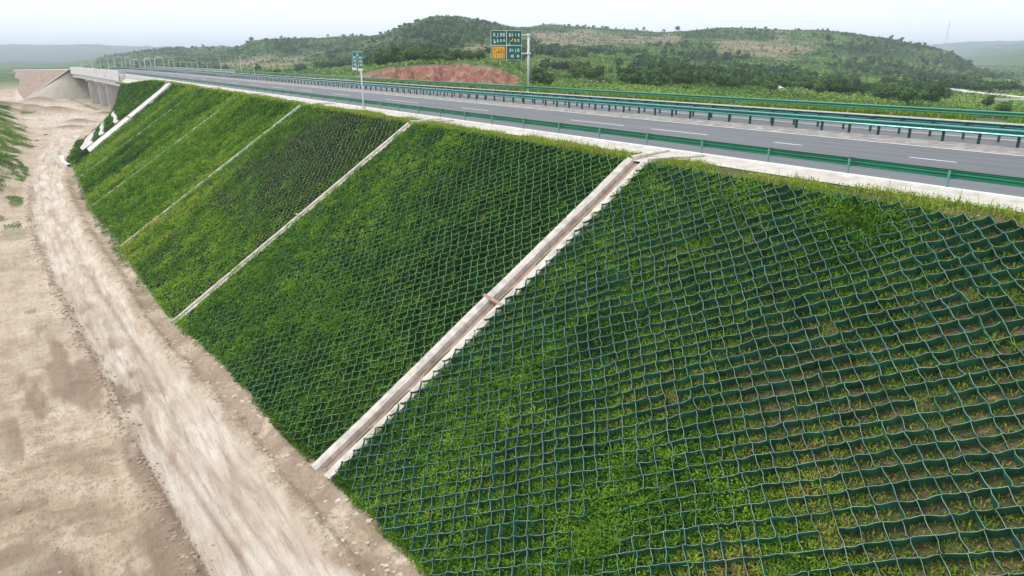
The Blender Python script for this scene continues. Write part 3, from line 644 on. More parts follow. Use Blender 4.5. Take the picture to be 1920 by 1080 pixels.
# ------------------------------------------------------------------ guardrails
def beam_prof(x, ztop, h, d, side):
    s_ = side
    P = [(0, 0), (.75, .06), (1, .16), (.9, .28), (.35, .42), (.3, .52), (.85, .66), (1, .78), (.85, .9), (0, 1)]
    front = [(x + s_ * d * a, ztop - h * b) for a, b in P]; back = [(x + s_ * (d * a - .02), ztop - h * b) for a, b in P[::-1]]
    return front + back
def guardrail(x, ztop, h, d, side, y0, y1, step, label, mbeam, mpost, pw, px_off, group, far=None, blocks=True):
    root = empty('guardrail', (x, y0, 0)); tag(root, label, 'guardrail', group); inv = np.array([-x, -y0, 0])
    def sw(name, prof, ys, m, smooth=False):
        o = sweep(name, prof, ys, m, root, closed=True, smooth=smooth, caps=True)
        o.data.transform(Matrix.Translation(inv)); return o
    # beam in 4 m lengths, each lapped 3 mm over the next
    sw('beam', beam_prof(x, ztop, h, d, side), np.concatenate([np.arange(y0, min(y1, 220), 8.), np.arange(220, y1, 12.), [y1]]) if y1 > 220 else np.append(np.arange(y0, y1, 8.), y1), mbeam)
    lap0 = None
    for yy in np.arange(y0 + 2, min(y1, 140), 4.0):
        if lap0 is None:
            pr = beam_prof(0, ztop + .012, h + .024, d + .012, side); n = len(pr); lap = MB()
            lap.add(np.array([(a, -.10, z) for a, z in pr] + [(a, .10, z) for a, z in pr]), [(k, (k + 1) % n, n + (k + 1) % n, n + k) for k in range(n)])
            lap0 = o = lap.build('lap_joint', mbeam, root)
        else:
            o = lap0.copy(); COL.objects.link(o); o.parent = root
        o.location = (0, yy - y0, 0)
    ys_ = list(np.arange(y0 + 2, y1, step)); proto = None
    def post_mb(ox, yy, oz=0.):
        b = MB()
        xx = x + px_off + ox; zt = ztop - .03
        b.box((xx, yy, (zt - .1) / 2 + oz), (pw, pw, zt + .1))
        if blocks: b.box(((x + xx - px_off * .0) / 2 + ox * 0 + (px_off * .25), yy, ztop - h * .5 + oz), (abs(px_off) * .9 + .02, pw * .8, h * .7))
        return b
    for k, yy in enumerate(ys_[:100]):
        if proto is None:
            b = post_mb(0, 0); b.V = [v + np.array([-x, 0, 0]) for v in b.V]; proto = b.build('post', mpost, root); o = proto
        else:
            o = proto.copy(); COL.objects.link(o); o.parent = root
        o.location = (float(cx(yy)) + random.uniform(-.02, .02), yy - y0, float(gz(yy))); o.rotation_euler = (0, random.uniform(-.02, .02), 0)
    if len(ys_) > 100:
        b = MB()
        for yy in ys_[100:]:
            q = post_mb(0, 0); 
            for v, in zip(q.V): b.add(v + np.array([-x + float(cx(yy)), yy - y0, float(gz(yy))]), [(0,3,2,1),(4,5,6,7),(0,1,5,4),(1,2,6,5),(2,3,7,6),(3,0,4,7)])
        o = b.build('posts', mpost, root); o['kind'] = 'stuff'
    return root
GR = 'guardrails along the highway'
guardrail(28.62, .80, .34, .13, 1, -6, 261, 4.0, 'nearest dark green steel guardrail on slim posts along the pale kerb', m_rail, m_postl, .07, -.10, GR)
guardrail(45.45, 1.02, .40, .20, -1, -2, 430, 2.0, 'front median guardrail, glossy blue green on closely spaced dark posts', m_rail_m, m_post, .13, .22, GR)
guardrail(48.55, 1.02, .36, .18, 1, 2, 430, 2.0, 'rear median guardrail, green, on the far side of the central strip', m_rail_m, m_post, .12, -.20, GR)
guardrail(62.35, .92, .38, .14, -1, 6, 430, 4.0, 'outermost green guardrail in front of the wooded valley', m_rail, m_posty, .11, .18, GR)
guardrail(28.62, .80, .36, .13, 1, 440, 900, 4.0, 'distant blue green guardrail on top of the brown bank beyond the bridge', m_rail_m, m_post, .12, -.10, GR)

# ------------------------------------------------------------------ bridge
BX, BY = 27.0 + float(cx(Y0)), Y0
br = empty('highway_bridge', (BX, BY, 0)); tag(br, 'pale grey concrete highway bridge on wall piers over the dirt track', 'bridge'); binv = Matrix.Translation((-BX, -BY, 0))
bys = np.linspace(Y0, Y1, 16)
def bs(name, prof, m=m_bridge, ys=bys):
    o = sweep(name, prof, ys, m, br, closed=True, caps=True); o.data.transform(binv); return o
bs('deck', [(26.6, -.75), (28.5, -.75), (62.6, -.75), (62.6, -.03), (26.6, -.03)])
bs('parapet', [(26.45, -1.15), (26.45, 1.0), (26.55, 1.08), (26.75, 1.08), (26.95, .1), (26.6, .0), (26.6, -1.15)])
bs('fascia_band', [(26.38, -2.2), (26.38, -1.15), (26.62, -1.15), (26.62, -2.2)])
bs('wing_wall', [(28.30, -4.5), (28.30, -.02), (28.36, -.02), (28.36, -4.5)], ys=np.linspace(175, Y0 - 1, 12))
bs('parapet', [(62.6, -.8), (62.6, 1.05), (62.8, 1.05), (62.9, -.8)])
for k, (a, b_) in enumerate(((Y0 + 1, 309.), (309.6, 366.), (366.6, Y1 - 1))):
    ys_ = np.linspace(a, b_, 6)
    for xx in (27.0, 35.5, 44.0, 52.5, 60.5):
        bs('girder', [(xx, -3.9), (xx + .3, -4.0), (xx + 1.2, -4.0), (xx + 1.5, -3.9), (xx + 1.5, -.78), (xx, -.78)], ys=ys_)
for yy, h0 in ((309.3, 0), (334.0, 0), (366.3, 0)):
    b = MB(); x0 = 27.6 + float(cx(yy)); zb = -15.5
    b.box((x0 + 17 - BX, yy - BY, (-4.05 + zb) / 2), (34.6, 1.3, -4.05 - zb)); b.build('pier', m_bridge, br)
    b = MB(); b.box((x0 + 17 - BX, yy - BY, -4.35), (36.2, 1.9, .62)); b.build('pier_cap', m_bridge, br)
for yy in (Y0 - .4, Y1 + .4):
    b = MB(); x0 = 26.7 + float(cx(yy)); b.box((x0 + 18 - BX, yy - BY, -6.8), (35.8, 1.2, 12)); b.build('abutment', m_bridge, br)

# ------------------------------------------------------------------ lamp posts beyond the bridge
LAMPX = [150, 171, 186, 201, 213, 227, 234, 243, 249, 260, 270, 281, 289, 305, 315, 325, 337, 349, 358, 369, 386, 412, 450, 474]
TOPY =  [118, 116, 114, 108, 107, 106, 107, 106, 112, 111, 108, 110, 107, 106, 112, 108, 112, 116, 117, 110, 118, 108, 102, 112]
lp0 = None
for k, (lx, ty) in enumerate(zip(LAMPX, TOPY)):
    F = 430 if lx < 300 else 455 + (lx % 3) * 10
    x, y = xyat(lx, F); zb = min(float(hgt(np.array([x]), np.array([y]))[0]), -1.0) if x < 62 + float(cx(y)) + 12 or True else 0
    onroad = abs(x - float(cx(y)) - 45) < 19
    if onroad: zb = float(gz(y))
    zt = float(zat(ty, F)); hgt_l = zt - zb
    if lp0 is None:
        root = empty('street_lamp'); b = MB(); b.tube([(0, 0, 0), (0, 0, 3), (0, 0, 9.3)], [.17, .15, .10], 6); b.build('pole', m_white, root)
        b = MB(); b.tube([(0, 0, 9.25), (.15, 0, 9.7), (.7, 0, 10.0), (1.9, 0, 10.05)], [.09, .08, .07, .06], 6); b.build('arm', m_white, root)
        b = MB(); b.box((2.1, 0, 10.0), (.8, .28, .14)); b.build('lamp_head', m_white, root); lp0 = root
    else:
        root = lp0.copy(); COL.objects.link(root)
        for ch in lp0.children: c2 = ch.copy(); COL.objects.link(c2); c2.parent = root
    sc_ = hgt_l / 10.1; root.location = (x, y, zb); root.scale = (max(1.0, sc_ * .8),) * 2 + (sc_,); root.rotation_euler = (0, 0, [0, pi][k % 2] + random.uniform(-.5, .5))
    if lx < 400: tag(root, 'slender white street lamp in the crowded row of lamps above the bridge', 'street lamp', 'street lamps standing above the bridge')
    else: tag(root, {412: 'white street lamp right of the crowded row, left of the bare earth patch', 450: 'tall white street lamp in front of the bare earth patch', 474: 'rightmost white street lamp, alone past the bare earth patch'}[lx], 'street lamp', 'street lamps standing above the bridge')

# ------------------------------------------------------------------ road signs
def stroke(b, x, z, w, h, m, y=-.09): b.box((x, y, z), (w, .02, h), m)
def zero(b, x, z, w, h, t, m, y=-.09):
    stroke(b, x - w/2 + t/2, z, t, h, m, y); stroke(b, x + w/2 - t/2, z, t, h, m, y); stroke(b, x, z + h/2 - t/2, w - 2*t - .004, t, m, y); stroke(b, x, z - h/2 + t/2, w - 2*t - .004, t, m, y)
SX, SY = 63.6, 88.0
sg = empty('road_sign', (SX, SY, -.15), -.33); tag(sg, 'large green and yellow direction sign with white lettering on a white post', 'road sign')
b = MB(); b.tube([(0, 0, 0), (0, 0, 8.35)], .155, 14); b.tube([(0, 0, 0), (0, 0, .25)], .3, 12); b.tube([(0, 0, 8.35), (0, 0, 8.5)], [.155, .06], 14); b.build('post', m_white, sg, True)
W, Hh = 4.75, 4.15; XC = -1.05 - W / 2; ZB = 4.75; ZC = ZB + Hh / 2
for zz in (ZC - 1.15, ZC + 1.45):
    b = MB(); b.tube([(.45, 0, zz), (-1.1 - W * .55, .10, zz)], .09, 8); b.tube([(0, 0, zz - .18), (0, 0, zz + .18)], .24, 12); b.build('bracket_arm', m_white, sg, True)
b = MB(); q = W / 2; r_ = .16; pts = []
for (cx_, cz_, a0) in ((q - r_, Hh/2 - r_, 0), (-q + r_, Hh/2 - r_, 90), (-q + r_, -Hh/2 + r_, 180), (q - r_, -Hh/2 + r_, 270)):
    for k in range(5): a = radians(a0 + k * 22.5); pts.append((XC + cx_ + r_ * cos(a), ZC + cz_ + r_ * sin(a)))
n = len(pts); b.add([(x, -.06, z) for x, z in pts] + [(x, .0, z) for x, z in pts], [tuple(range(n))[::-1], tuple(range(n, 2*n))] + [(k, (k+1) % n, n + (k+1) % n, n + k) for k in range(n)])
b.build('sign_board', m_signw, sg)
hw, hh = W / 2, Hh / 2; LWD = .075
for (sx, sz) in ((-1, 1), (1, 1), (-1, -1), (1, -1)):
    b = MB(); pw_, ph_ = hw - LWD * 1.4, hh - LWD * 1.4
    cx_, cz_ = XC + sx * hw / 2, ZC + sz * (hh / 2); b.box((cx_, -.07, cz_), (pw_, .02, ph_), 0)
    u = lambda a: cx_ + a * pw_; v = lambda a: cz_ + a * ph_
    if (sx, sz) == (-1, 1):
        zero(b, u(-.30), v(.22), .26, .48, .085, 1); stroke(b, u(-.06), v(.22), .10, .48, 1); stroke(b, u(-.12), v(.04), .16, .09, 1)
        zero(b, u(.16), v(.22), .26, .48, .08, 1); stroke(b, u(.25), v(.24), .10, .12, 1); zero(b, u(.35), v(.22), .22, .48, .08, 1)
        stroke(b, u(-.31), v(-.16), .14, .20, 1); stroke(b, u(-.28), v(-.30), .24, .30, 1); zero(b, u(-.07), v(-.22), .22, .42, .07, 1); zero(b, u(.15), v(-.20), .24, .36, .07, 1); zero(b, u(.36), v(-.18), .20, .34, .07, 1); stroke(b, u(.36), v(-.18), .09, .08, 1)
    elif (sx, sz) == (1, 1):
        zero(b, u(-.28), v(.22), .34, .44, .09, 1); stroke(b, u(-.28), v(.26), .09, .24, 3); stroke(b, u(-.10), v(.22), .10, .44, 1); stroke(b, u(0), v(.22), .12, .44, 3); stroke(b, u(.09), v(.22), .10, .44, 2); zero(b, u(.30), v(.22), .22, .40, .08, 1)
        stroke(b, u(-.12), v(-.10), .10, .34, 2); stroke(b, u(-.22), v(-.20), .30, .10, 2); zero(b, u(.06), v(-.18), .26, .40, .09, 2); zero(b, u(.28), v(-.18), .30, .40, .09, 2); stroke(b, u(-.32), v(-.34), .10, .22, 2); stroke(b, u(-.36), v(-.45), .50, .07, 2)
    elif (sx, sz) == (-1, -1):
        b.box((cx_ - .03, -.085, cz_ + .02), (pw_ * .86, .02, ph_ * .86), 4)
        for a, c_, w, h_, m_ in ((-.22, .16, .30, .14, 1), (-.24, .22, .20, .10, 3), (-.28, .14, .07, .20, 3), (.06, .02, 1.05, .07, 3), (-.02, .09, .07, .20, 3), (.16, .18, .16, .26, 3), (.22, .18, .08, .14, 1), (.30, .12, .06, .18, 3),
                               (-.26, -.24, .11, .46, 2), (-.18, -.24, .05, .46, 3), (-.08, -.24, .11, .46, 2), (.01, -.24, .05, .46, 3), (.09, -.24, .11, .46, 2), (.17, -.24, .05, .46, 3), (.25, -.24, .11, .46, 2), (.33, -.24, .05, .46, 3)):
            b.box((u(a), -.105, v(c_)), (w, .02, h_), m_)
    else:
        zero(b, u(-.26), v(.18), .26, .44, .08, 1); stroke(b, u(-.09), v(.18), .08, .40, 1); stroke(b, u(.10), v(.18), .09, .44, 1); stroke(b, u(.06), v(.02), .12, .08, 1); zero(b, u(.28), v(.18), .26, .44, .08, 1)
        stroke(b, u(-.20), v(-.24), .12, .38, 1); zero(b, u(-.09), v(-.24), .22, .42, .07, 1); zero(b, u(.26), v(-.24), .30, .36, .10, 1)
    b.build('sign_panel', [m_signg, m_signw, m_signyl, m_black, m_signy], sg)
# narrow twin sign at the near rail
ns_ = empty('road_sign', (28.25, 67.7, 0), -.15); tag(ns_, 'tall slim post with two narrow teal vertical signs behind the near guardrail', 'road sign')
b = MB(); b.tube([(0, 0, -.2), (.02, 0, 5.35)], .075, 10); b.build('post', m_white, ns_, True)
for cx_, zc_, hh_, tilt in ((-.62, 4.6, 1.75, .03), (-.03, 4.55, 1.85, .02)):
    b = MB(); b.box((cx_, -.11, zc_), (.44, .05, hh_), 1, R=Matrix.Rotation(tilt * 2, 3, 'Y')); b.box((cx_, -.14, zc_ + hh_ * .06), (.40, .03, hh_ * .84), 0, R=Matrix.Rotation(tilt * 2, 3, 'Y'))
    for k in range(3): zero(b, cx_ + .01, zc_ + hh_ * .18 - k * .34, .2, .2, .05, 1, -.17)
    
    b.build('sign_panel', [m_signt, m_signw], ns_)
b = MB(); b.tube([(-.7, -.04, 5.1), (.05, -.04, 5.1)], .03, 6); b.tube([(-.7, -.04, 4.1), (.05, -.04, 4.1)], .03, 6); b.build('bracket_arm', m_white, ns_)

# ------------------------------------------------------------------ radio mast, farmhouses, far track
def H1(x, y): return float(hgt(np.array([x]), np.array([y]))[0])
x, y = xyat(1768, 1010.); zb = H1(x, y); mh = float(zat(40, 1010.)) - zb
ms = empty('radio_mast', (x, y, zb)); tag(ms, 'thin lattice radio mast standing on the right shoulder of the hill', 'mast')
b = MB()
for a in (0, 2.09, 4.18): b.tube([(1.3 * cos(a), 1.3 * sin(a), -2), (.45 * cos(a), .45 * sin(a), mh)], .16, 5)
b.build('mast_leg', m_white, ms); b = MB(); nn = 18
for k in range(nn):
    for q in range(3):
        z0, z1 = mh * k / nn, mh * (k + 1) / nn; r0, r1 = 1.3 - .85 * k / nn, 1.3 - .85 * (k + 1) / nn; a0, a1 = q * 2.09, (q + 1) * 2.09
        b.tube([(r0 * cos(a0), r0 * sin(a0), z0), (r1 * cos(a1), r1 * sin(a1), z1)], .08, 4)
b.build('lattice', m_white, ms)
b = MB(); b.box((0, 0, -1), (3.4, 3.4, 4)); b.build('base_hut', m_wall, ms)
for (hx, F, w, lb) in ((1465, 262, 4.6, 'small pale roofed farmhouse low in the valley near the middle rail posts'), (1694, 350, 6, 'tiny white roofed farmhouse among trees left of the pale farm track')):
    x, y = xyat(hx, F); z = H1(x, y); hs_ = empty('farmhouse', (x, y, z - 1.9), .4); tag(hs_, lb, 'farmhouse', 'farmhouses in the valley')
    b = MB(); b.box((0, 0, .6), (w, 4.5, 3.6)); b.build('wall', m_wall, hs_)
    b = MB(); b.add([(-w/2-.4, -2.7, 2.4), (w/2+.4, -2.7, 2.4), (w/2+.4, 0, 3.7), (-w/2-.4, 0, 3.7), (-w/2-.4, 2.7, 2.4), (w/2+.4, 2.7, 2.4)], [(0,1,2,3),(3,2,5,4),(0,3,4),(1,5,2)]); b.build('roof', m_roof, hs_)
    for q in (-.25, .2): b = MB(); b.box((w * q, -2.26, 1.1), (1, .05, 1.1)); b.build('window', m_wind, hs_)
    b = MB(); b.box((w * .0, -2.26, .2), (.9, .05, 2.0)); b.build('door', m_bark, hs_)
def track(pts, w, nm='path', m=m_pond, lift=.5):
    P = []
    for (a, Fa), (b_, Fb) in zip(pts, pts[1:]):
        for t_ in np.linspace(0, 1, 10, endpoint=False): P.append(xyat(a + (b_ - a) * t_, Fa + (Fb - Fa) * t_))
    P = np.array(P); d = np.gradient(P, axis=0); d /= np.linalg.norm(d, axis=1)[:, None]; nr = np.stack([-d[:, 1], d[:, 0]], 1)
    L_ = P + nr * w; R_ = P - nr * w; zc = hgt(P[:, 0], P[:, 1]) + lift
    V = np.stack([np.column_stack([L_, zc - 1]), np.column_stack([L_, zc]), np.column_stack([R_, zc]), np.column_stack([R_, zc - 1])], 1).reshape(-1, 3)
    return tag(mk(nm, V, grid_faces(len(P), 4), m), kind='structure')
track([(1725, 395), (1760, 390), (1800, 375), (1860, 345), (1925, 322), (2000, 300)], 2.6, lift=1.3)
track([(1868, 290), (1900, 292), (1960, 296)], 2.2, lift=1.2)
track([(1680, 420), (1700, 418), (1790, 400)], 1.6, lift=1.2)
track([(500, 560), (530, 600), (560, 640)], 3, lift=.6)

# ------------------------------------------------------------------ foliage builders
def rand_unit(n):
    v = rng.normal(size=(n, 3)); return v / np.linalg.norm(v, axis=1)[:, None]
def leafquads(C_, size, nrm, tint, aspect=.55):
    """one diamond-shaped leaf (or leaf spray) per centre"""
    n = len(C_); a = np.cross(nrm, rand_unit(n)); a /= np.linalg.norm(a, axis=1)[:, None] + 1e-9; b = np.cross(nrm, a)
    s = np.asarray(size)[:, None] if np.ndim(size) else size
    V = np.stack([C_ - a * s * .5, C_ + b * s * .5 * aspect, C_ + a * s * .5, C_ - b * s * .5 * aspect], 1).reshape(-1, 3)
    F = np.arange(4 * n).reshape(-1, 4); return V, F, np.repeat(tint, 4)
def blades(B, up, h, w, lean, tint):
    """grass blades: bent two-segment strips"""
    n = len(B); d = rand_unit(n); side = np.cross(up, d); side /= np.linalg.norm(side, axis=1)[:, None] + 1e-9
    out = np.cross(side, up); h = np.asarray(h)[:, None]; w = np.asarray(w)[:, None] if np.ndim(w) else w
    l = np.asarray(lean)[:, None] if np.ndim(lean) else lean
    mid = B + up * h * .55 + out * l * h * .35; tip = B + up * h * (1 - .25 * l) + out * l * h
    V = np.stack([B - side * w / 2, B + side * w / 2, mid + side * w / 2.2, mid - side * w / 2.2, tip], 1).reshape(-1, 3)
    k = np.arange(n)[:, None] * 5
    return V, np.concatenate([k + 0, k + 1, k + 2, k + 3], 1), np.concatenate([k + 3, k + 2, k + 4], 1), np.repeat(tint, 5)

def shade_tint(y, s):
    """plant hue along the slope (species and dryness), 0 dark green .. 1 straw"""
    n = fbm(y / 3, s / 5, 501, 4); b = fbm(y / 2.2, s / 30 + y * .02, 503, 3)
    t = np.where(y < 25, .50 + .10 * sstep(14, 8, y), 0)
    t = np.where((y >= 25) & (y < 50.5), .46 + .10 * sstep(30, 48, y), t)
    t = np.where((y >= 50.5) & (y < 77), .34 + .18 * sstep(64, 76, y) + .16 * sstep(9, 19, s), t)
    t = np.where((y >= 77) & (y < 104), .52 - .12 * sstep(5, 0, s) * sstep(98, 88, y), t)
    t = np.where((y >= 104) & (y < 130.5), .46 + (b - .5) * .7 , t); t = np.where(y >= 130.5, .42 + .26 * np.exp(-((y - 138) / 4) ** 2) - .14 * sstep(143, 152, y), t)
    return t + np.where(y < 50.5, -.05, .04) + (n - .5) * .5 + (fbm(y * 1.3, s * 1.3, 507, 3) - .5) * .45
N = 2600000
# candidate plants over the slope, density falling with distance
def scatter(y0, y1, per_m2):
    n = int((y1 - y0) * 25 * per_m2); y = rng.uniform(y0, y1, n); s = rng.uniform(.0, 25.5, n); k = s < smax(y) + .25; return y[k], s[k]
upn = lambda y: np.stack([-1 / np.sqrt(kslope(y) ** 2 + 1), 0 * y, kslope(y) / np.sqrt(kslope(y) ** 2 + 1)], -1)
def gutclear(y, s):
    m = np.abs(y - stairy(s)) > 2.9 - .9 * (s < 1)
    t = s / np.sqrt(kslope(y) ** 2 + 1)
    for a, b, q, r in ((6.7, 7.5, 156, 190), (8.6, 9.5, 154, 182), (10.2, 11.9, 152, 180)): m &= ~((t > a + .2) & (t < b - .1) & (y > q) & (y < r))
    for q, w in zip(GUT, (.72, .42, .24, .15, .12, 0)): m &= np.abs(y - q) > w
    return m
def plants(y0, y1, dens_b, dens_l, hb, ls, lay, name='slope_plants'):
    y, s = scatter(y0, y1, dens_b); c = vegcover(y, s); keep = (rng.random(len(y)) < np.clip(c * 1.5 + .30, 0.15, 1)) & gutclear(y, s); y, s, c = y[keep], s[keep], c[keep]
    up = upn(y) * .65 + np.array([0, 0, .35]); up /= np.linalg.norm(up, axis=1)[:, None]
    tint = np.clip(shade_tint(y, s) + (rng.random(len(y)) - .5) * .3 + (.17 * sstep(.65, .25, c)) + (rng.random(len(y)) < .10) * .3, 0, 1)
    V1, Fq, Ft, T1 = blades(S(y, s, .0), up, hb * (.45 + rng.random(len(y)) * .9) * (.55 + .6 * np.clip(c, 0, 1.3)), hb * .15, .3 + .6 * rng.random(len(y)), tint)
    y, s = scatter(y0, y1, dens_l); c = vegcover(y, s); keep = (rng.random(len(y)) < np.clip((c - .18) * 1.4, 0.02, 1) * np.clip((fbm(y * 1.6, s * 1.6, 513, 3) - .34) * 6, .08, 1)) & gutclear(y, s); y, s, c = y[keep], s[keep], c[keep]
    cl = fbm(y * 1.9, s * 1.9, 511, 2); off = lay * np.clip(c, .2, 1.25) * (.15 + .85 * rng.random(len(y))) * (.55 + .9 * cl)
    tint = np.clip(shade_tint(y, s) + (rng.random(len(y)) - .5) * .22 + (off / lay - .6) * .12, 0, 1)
    nr = rand_unit(len(y)) * .75 + upn(y) * .7; nr /= np.linalg.norm(nr, axis=1)[:, None]
    V2, F2, T2 = leafquads(S(y, s, off), ls * (.6 + .8 * rng.random(len(y))), nr, tint)
    V = np.concatenate([V1, V2]); return tag(mk(name, V, [np.concatenate([Fq, F2 + len(V1)]), Ft], m_leaf, attrs={'tint': np.concatenate([T1, T2])}), kind='stuff')
plants(-2, 25, 460, 560, .22, .085, .40)
plants(25, 50.5, 220, 480, .26, .105, .47)
plants(50.5, 77, 90, 360, .24, .13, .48)
plants(77, 104, 30, 210, .25, .15, .45)
plants(104, 130.5, 20, 150, .28, .19, .48)
plants(130.5, 156, 15, 125, .3, .21, .48)
plants(157, 246, 10, 45, .4, .34, .42)
def weeds(n, y0, y1, nb, hb, name='slope_weeds'):
    y = rng.uniform(y0, y1, n); s = rng.uniform(.2, 21, n); c = vegcover(y, s); k = (s < smax(y)) & gutclear(y, s) & (rng.random(n) < np.clip((c - .45) * 1.6, .02, 1)); y, s = y[k], s[k]
    y = np.repeat(y, nb) + rng.normal(size=len(y) * nb) * .05; s = np.repeat(s, nb) + rng.normal(size=len(s) * nb) * .05
    up = upn(y) * .4 + np.array([0, 0, .6]); up /= np.linalg.norm(up, axis=1)[:, None]; u = rng.random(len(y))
    V1, Fq, Ft, T1 = blades(S(y, s, .1), up, hb * (.5 + .8 * u), .034, .55 + .5 * rng.random(len(y)), np.clip(shade_tint(y, s) + .03 + (rng.random(len(y)) - .5) * .3, 0, 1))
    return tag(mk(name, V1, [Fq, Ft], m_leaf, attrs={'tint': T1}), kind='stuff')
weeds(3600, 2, 50, 14, .36)
# verge grass along both edges of the road
def verge(x0, x1, y0, y1, dens, hb, tb, z0=-.14, thin=60., leaf=.10):
    n = int((x1 - x0) * (y1 - y0) * dens); y = rng.uniform(y0, y1, n); x = rng.uniform(x0, x1, n)
    c = fbm(x * .8, y * .45, 521, 4); e = np.minimum(x - x0, x1 - x) / (x1 - x0) * 2
    keep = (rng.random(n) < (np.clip((c - .30) * 3.2, .05, 1) * np.clip(e * 2.2, .10, 1)) * np.clip(thin / np.maximum(y, thin), .12, 1))
    for q in GUT[:5]: keep &= ~(np.abs(y - q) < .55 + np.clip((x - 25.1) * .25, 0, 1))
    x, y, c = x[keep], y[keep], c[keep]; w = np.clip(np.maximum(y, thin) / thin, 1, 4)
    B = np.stack([x + cx(y), y, z0 + (x - x0) / (x1 - x0) * .06 + gz(y) - (cdrop(y) if x0 < 40 else 0)], -1); up = np.tile([0, 0, 1.], (len(x), 1))
    tint = np.clip(tb + (c - .5) * .3 + (rng.random(len(x)) - .5) * .35 + (rng.random(len(x)) < .12) * .3, 0, 1)
    tall = np.where(rng.random(len(x)) < .04, 2.0, 1.0)
    V1, Fq, Ft, T1 = blades(B, up, hb * (.35 + rng.random(len(x)) * .9) * (.5 + c) * tall, hb * .06 * w, .2 + .6 * rng.random(len(x)), tint)
    k = rng.random(len(x)) < .7; C_ = B[k] + np.array([0, 0, 1.]) * (hb * .75 * rng.random(k.sum()) * (.4 + c[k]))[:, None]
    nr = rand_unit(k.sum()) + [0, 0, .5]; nr /= np.linalg.norm(nr, axis=1)[:, None]
    V2, F2, T2 = leafquads(C_, leaf * w[k] * (.6 + .8 * rng.random(k.sum())), nr, tint[k])
    return tag(mk('verge_grass', np.concatenate([V1, V2]), [np.concatenate([Fq, F2 + len(V1)]), Ft], m_leaf, attrs={'tint': np.concatenate([T1, T2])}), kind='stuff')
verge(24.75, 26.75, 2, 258, 260, .31, .76)
verge(62.5, 66.5, 8, 160, 70, .75, .66, -.2, 50, .22)
# berm, rough left bank, toe scrub
def scrub(x0, x1, y0, y1, n, size, key='green', thr=.45, hh=.5, tb=.45, name='scrub'):
    x = rng.uniform(x0, x1, n); y = rng.uniform(y0, y1, n); cvv = covers(x, y); keep = (cvv[key] > thr) & (rng.random(n) < cvv[key]); x, y = x[keep], y[keep]
    z = hgt(x, y); cl = fbm(x / 1.8, y / 1.8, 531, 3); off = hh * np.clip((cl - .35) * 3, .05, 1.6) * rng.random(len(x))
    C_ = np.stack([x, y, z + off], -1); nr = rand_unit(len(x)) + [0, 0, .5]; nr /= np.linalg.norm(nr, axis=1)[:, None]
    tint = np.clip(tb + (fbm(x / 6, y / 6, 533) - .5) * .9 + (rng.random(len(x)) - .5) * .25, 0, 1)
    V2, F2, T2 = leafquads(C_, size * (.6 + .8 * rng.random(len(x))), nr, tint)
    return tag(mk(name, V2, F2, m_leaf, attrs={'tint': T2}), kind='stuff')
scrub(1, 16, 146, 215, 30000, .30, thr=.5, hh=.35, tb=.36)
scrub(-32, 1, 95, 330, 340000, .21, thr=.28, hh=.6, tb=.50)
scrub(-9, 8, 45, 160, 50000, .18, thr=.35, hh=.25, tb=.42)
# rubble and clods on the bare ground
def rubble(n, fn, smin, smax_, m, name='rubble'):
    x, y = fn(n); z = hgt(x, y); s = smin + (smax_ - smin) * rng.random(len(x)) ** 5
    base = np.array([[-1,-1,-.6],[1,-1,-.7],[1,1,-.6],[-1,1,-.7],[-.7,-.6,.6],[.6,-.7,.7],[.7,.6,.5],[-.6,.7,.6]]) * .5
    P = base[None] * (1 + (rng.random((len(x), 8, 3)) - .5) * .7); a = rng.random(len(x)) * 6.28; ca, sa = np.cos(a), np.sin(a)
    P = np.stack([P[..., 0] * ca[:, None] - P[..., 1] * sa[:, None], P[..., 0] * sa[:, None] + P[..., 1] * ca[:, None], P[..., 2] * .7], -1) * s[:, None, None] + np.stack([x, y, z + s * -.08], -1)[:, None]
    f = np.array([(0,3,2,1),(4,5,6,7),(0,1,5,4),(1,2,6,5),(2,3,7,6),(3,0,4,7)]); F = (f[None] + np.arange(len(x))[:, None, None] * 8).reshape(-1, 4)
    return tag(mk(name, P.reshape(-1, 3), F, m), kind='stuff')
def f_toe(n):
    y = 14 + 150 * rng.random(n) ** 1.7; q = rng.random(n); return XR(y) + .1 + (xtoe(y) - XR(y) - .1) * q, y
def f_edge(n):
    y = 14 + 110 * rng.random(n) ** 1.7; return XL(y) - .35 + rng.normal(size=n) * .3, y
def f_field(n):
    y = 16 + 70 * rng.random(n) ** 1.5; return XL(y) - 9 * rng.random(n), y
rubble(2400, f_toe, .025, .30, m_stone); rubble(3600, f_edge, .03, .26, plain("brown_clod", (.33, .25, .19), .95, var=.25)); rubble(1500, f_field, .025, .16, plain("dirt_clod", (.42, .33, .26), .95, var=.25))

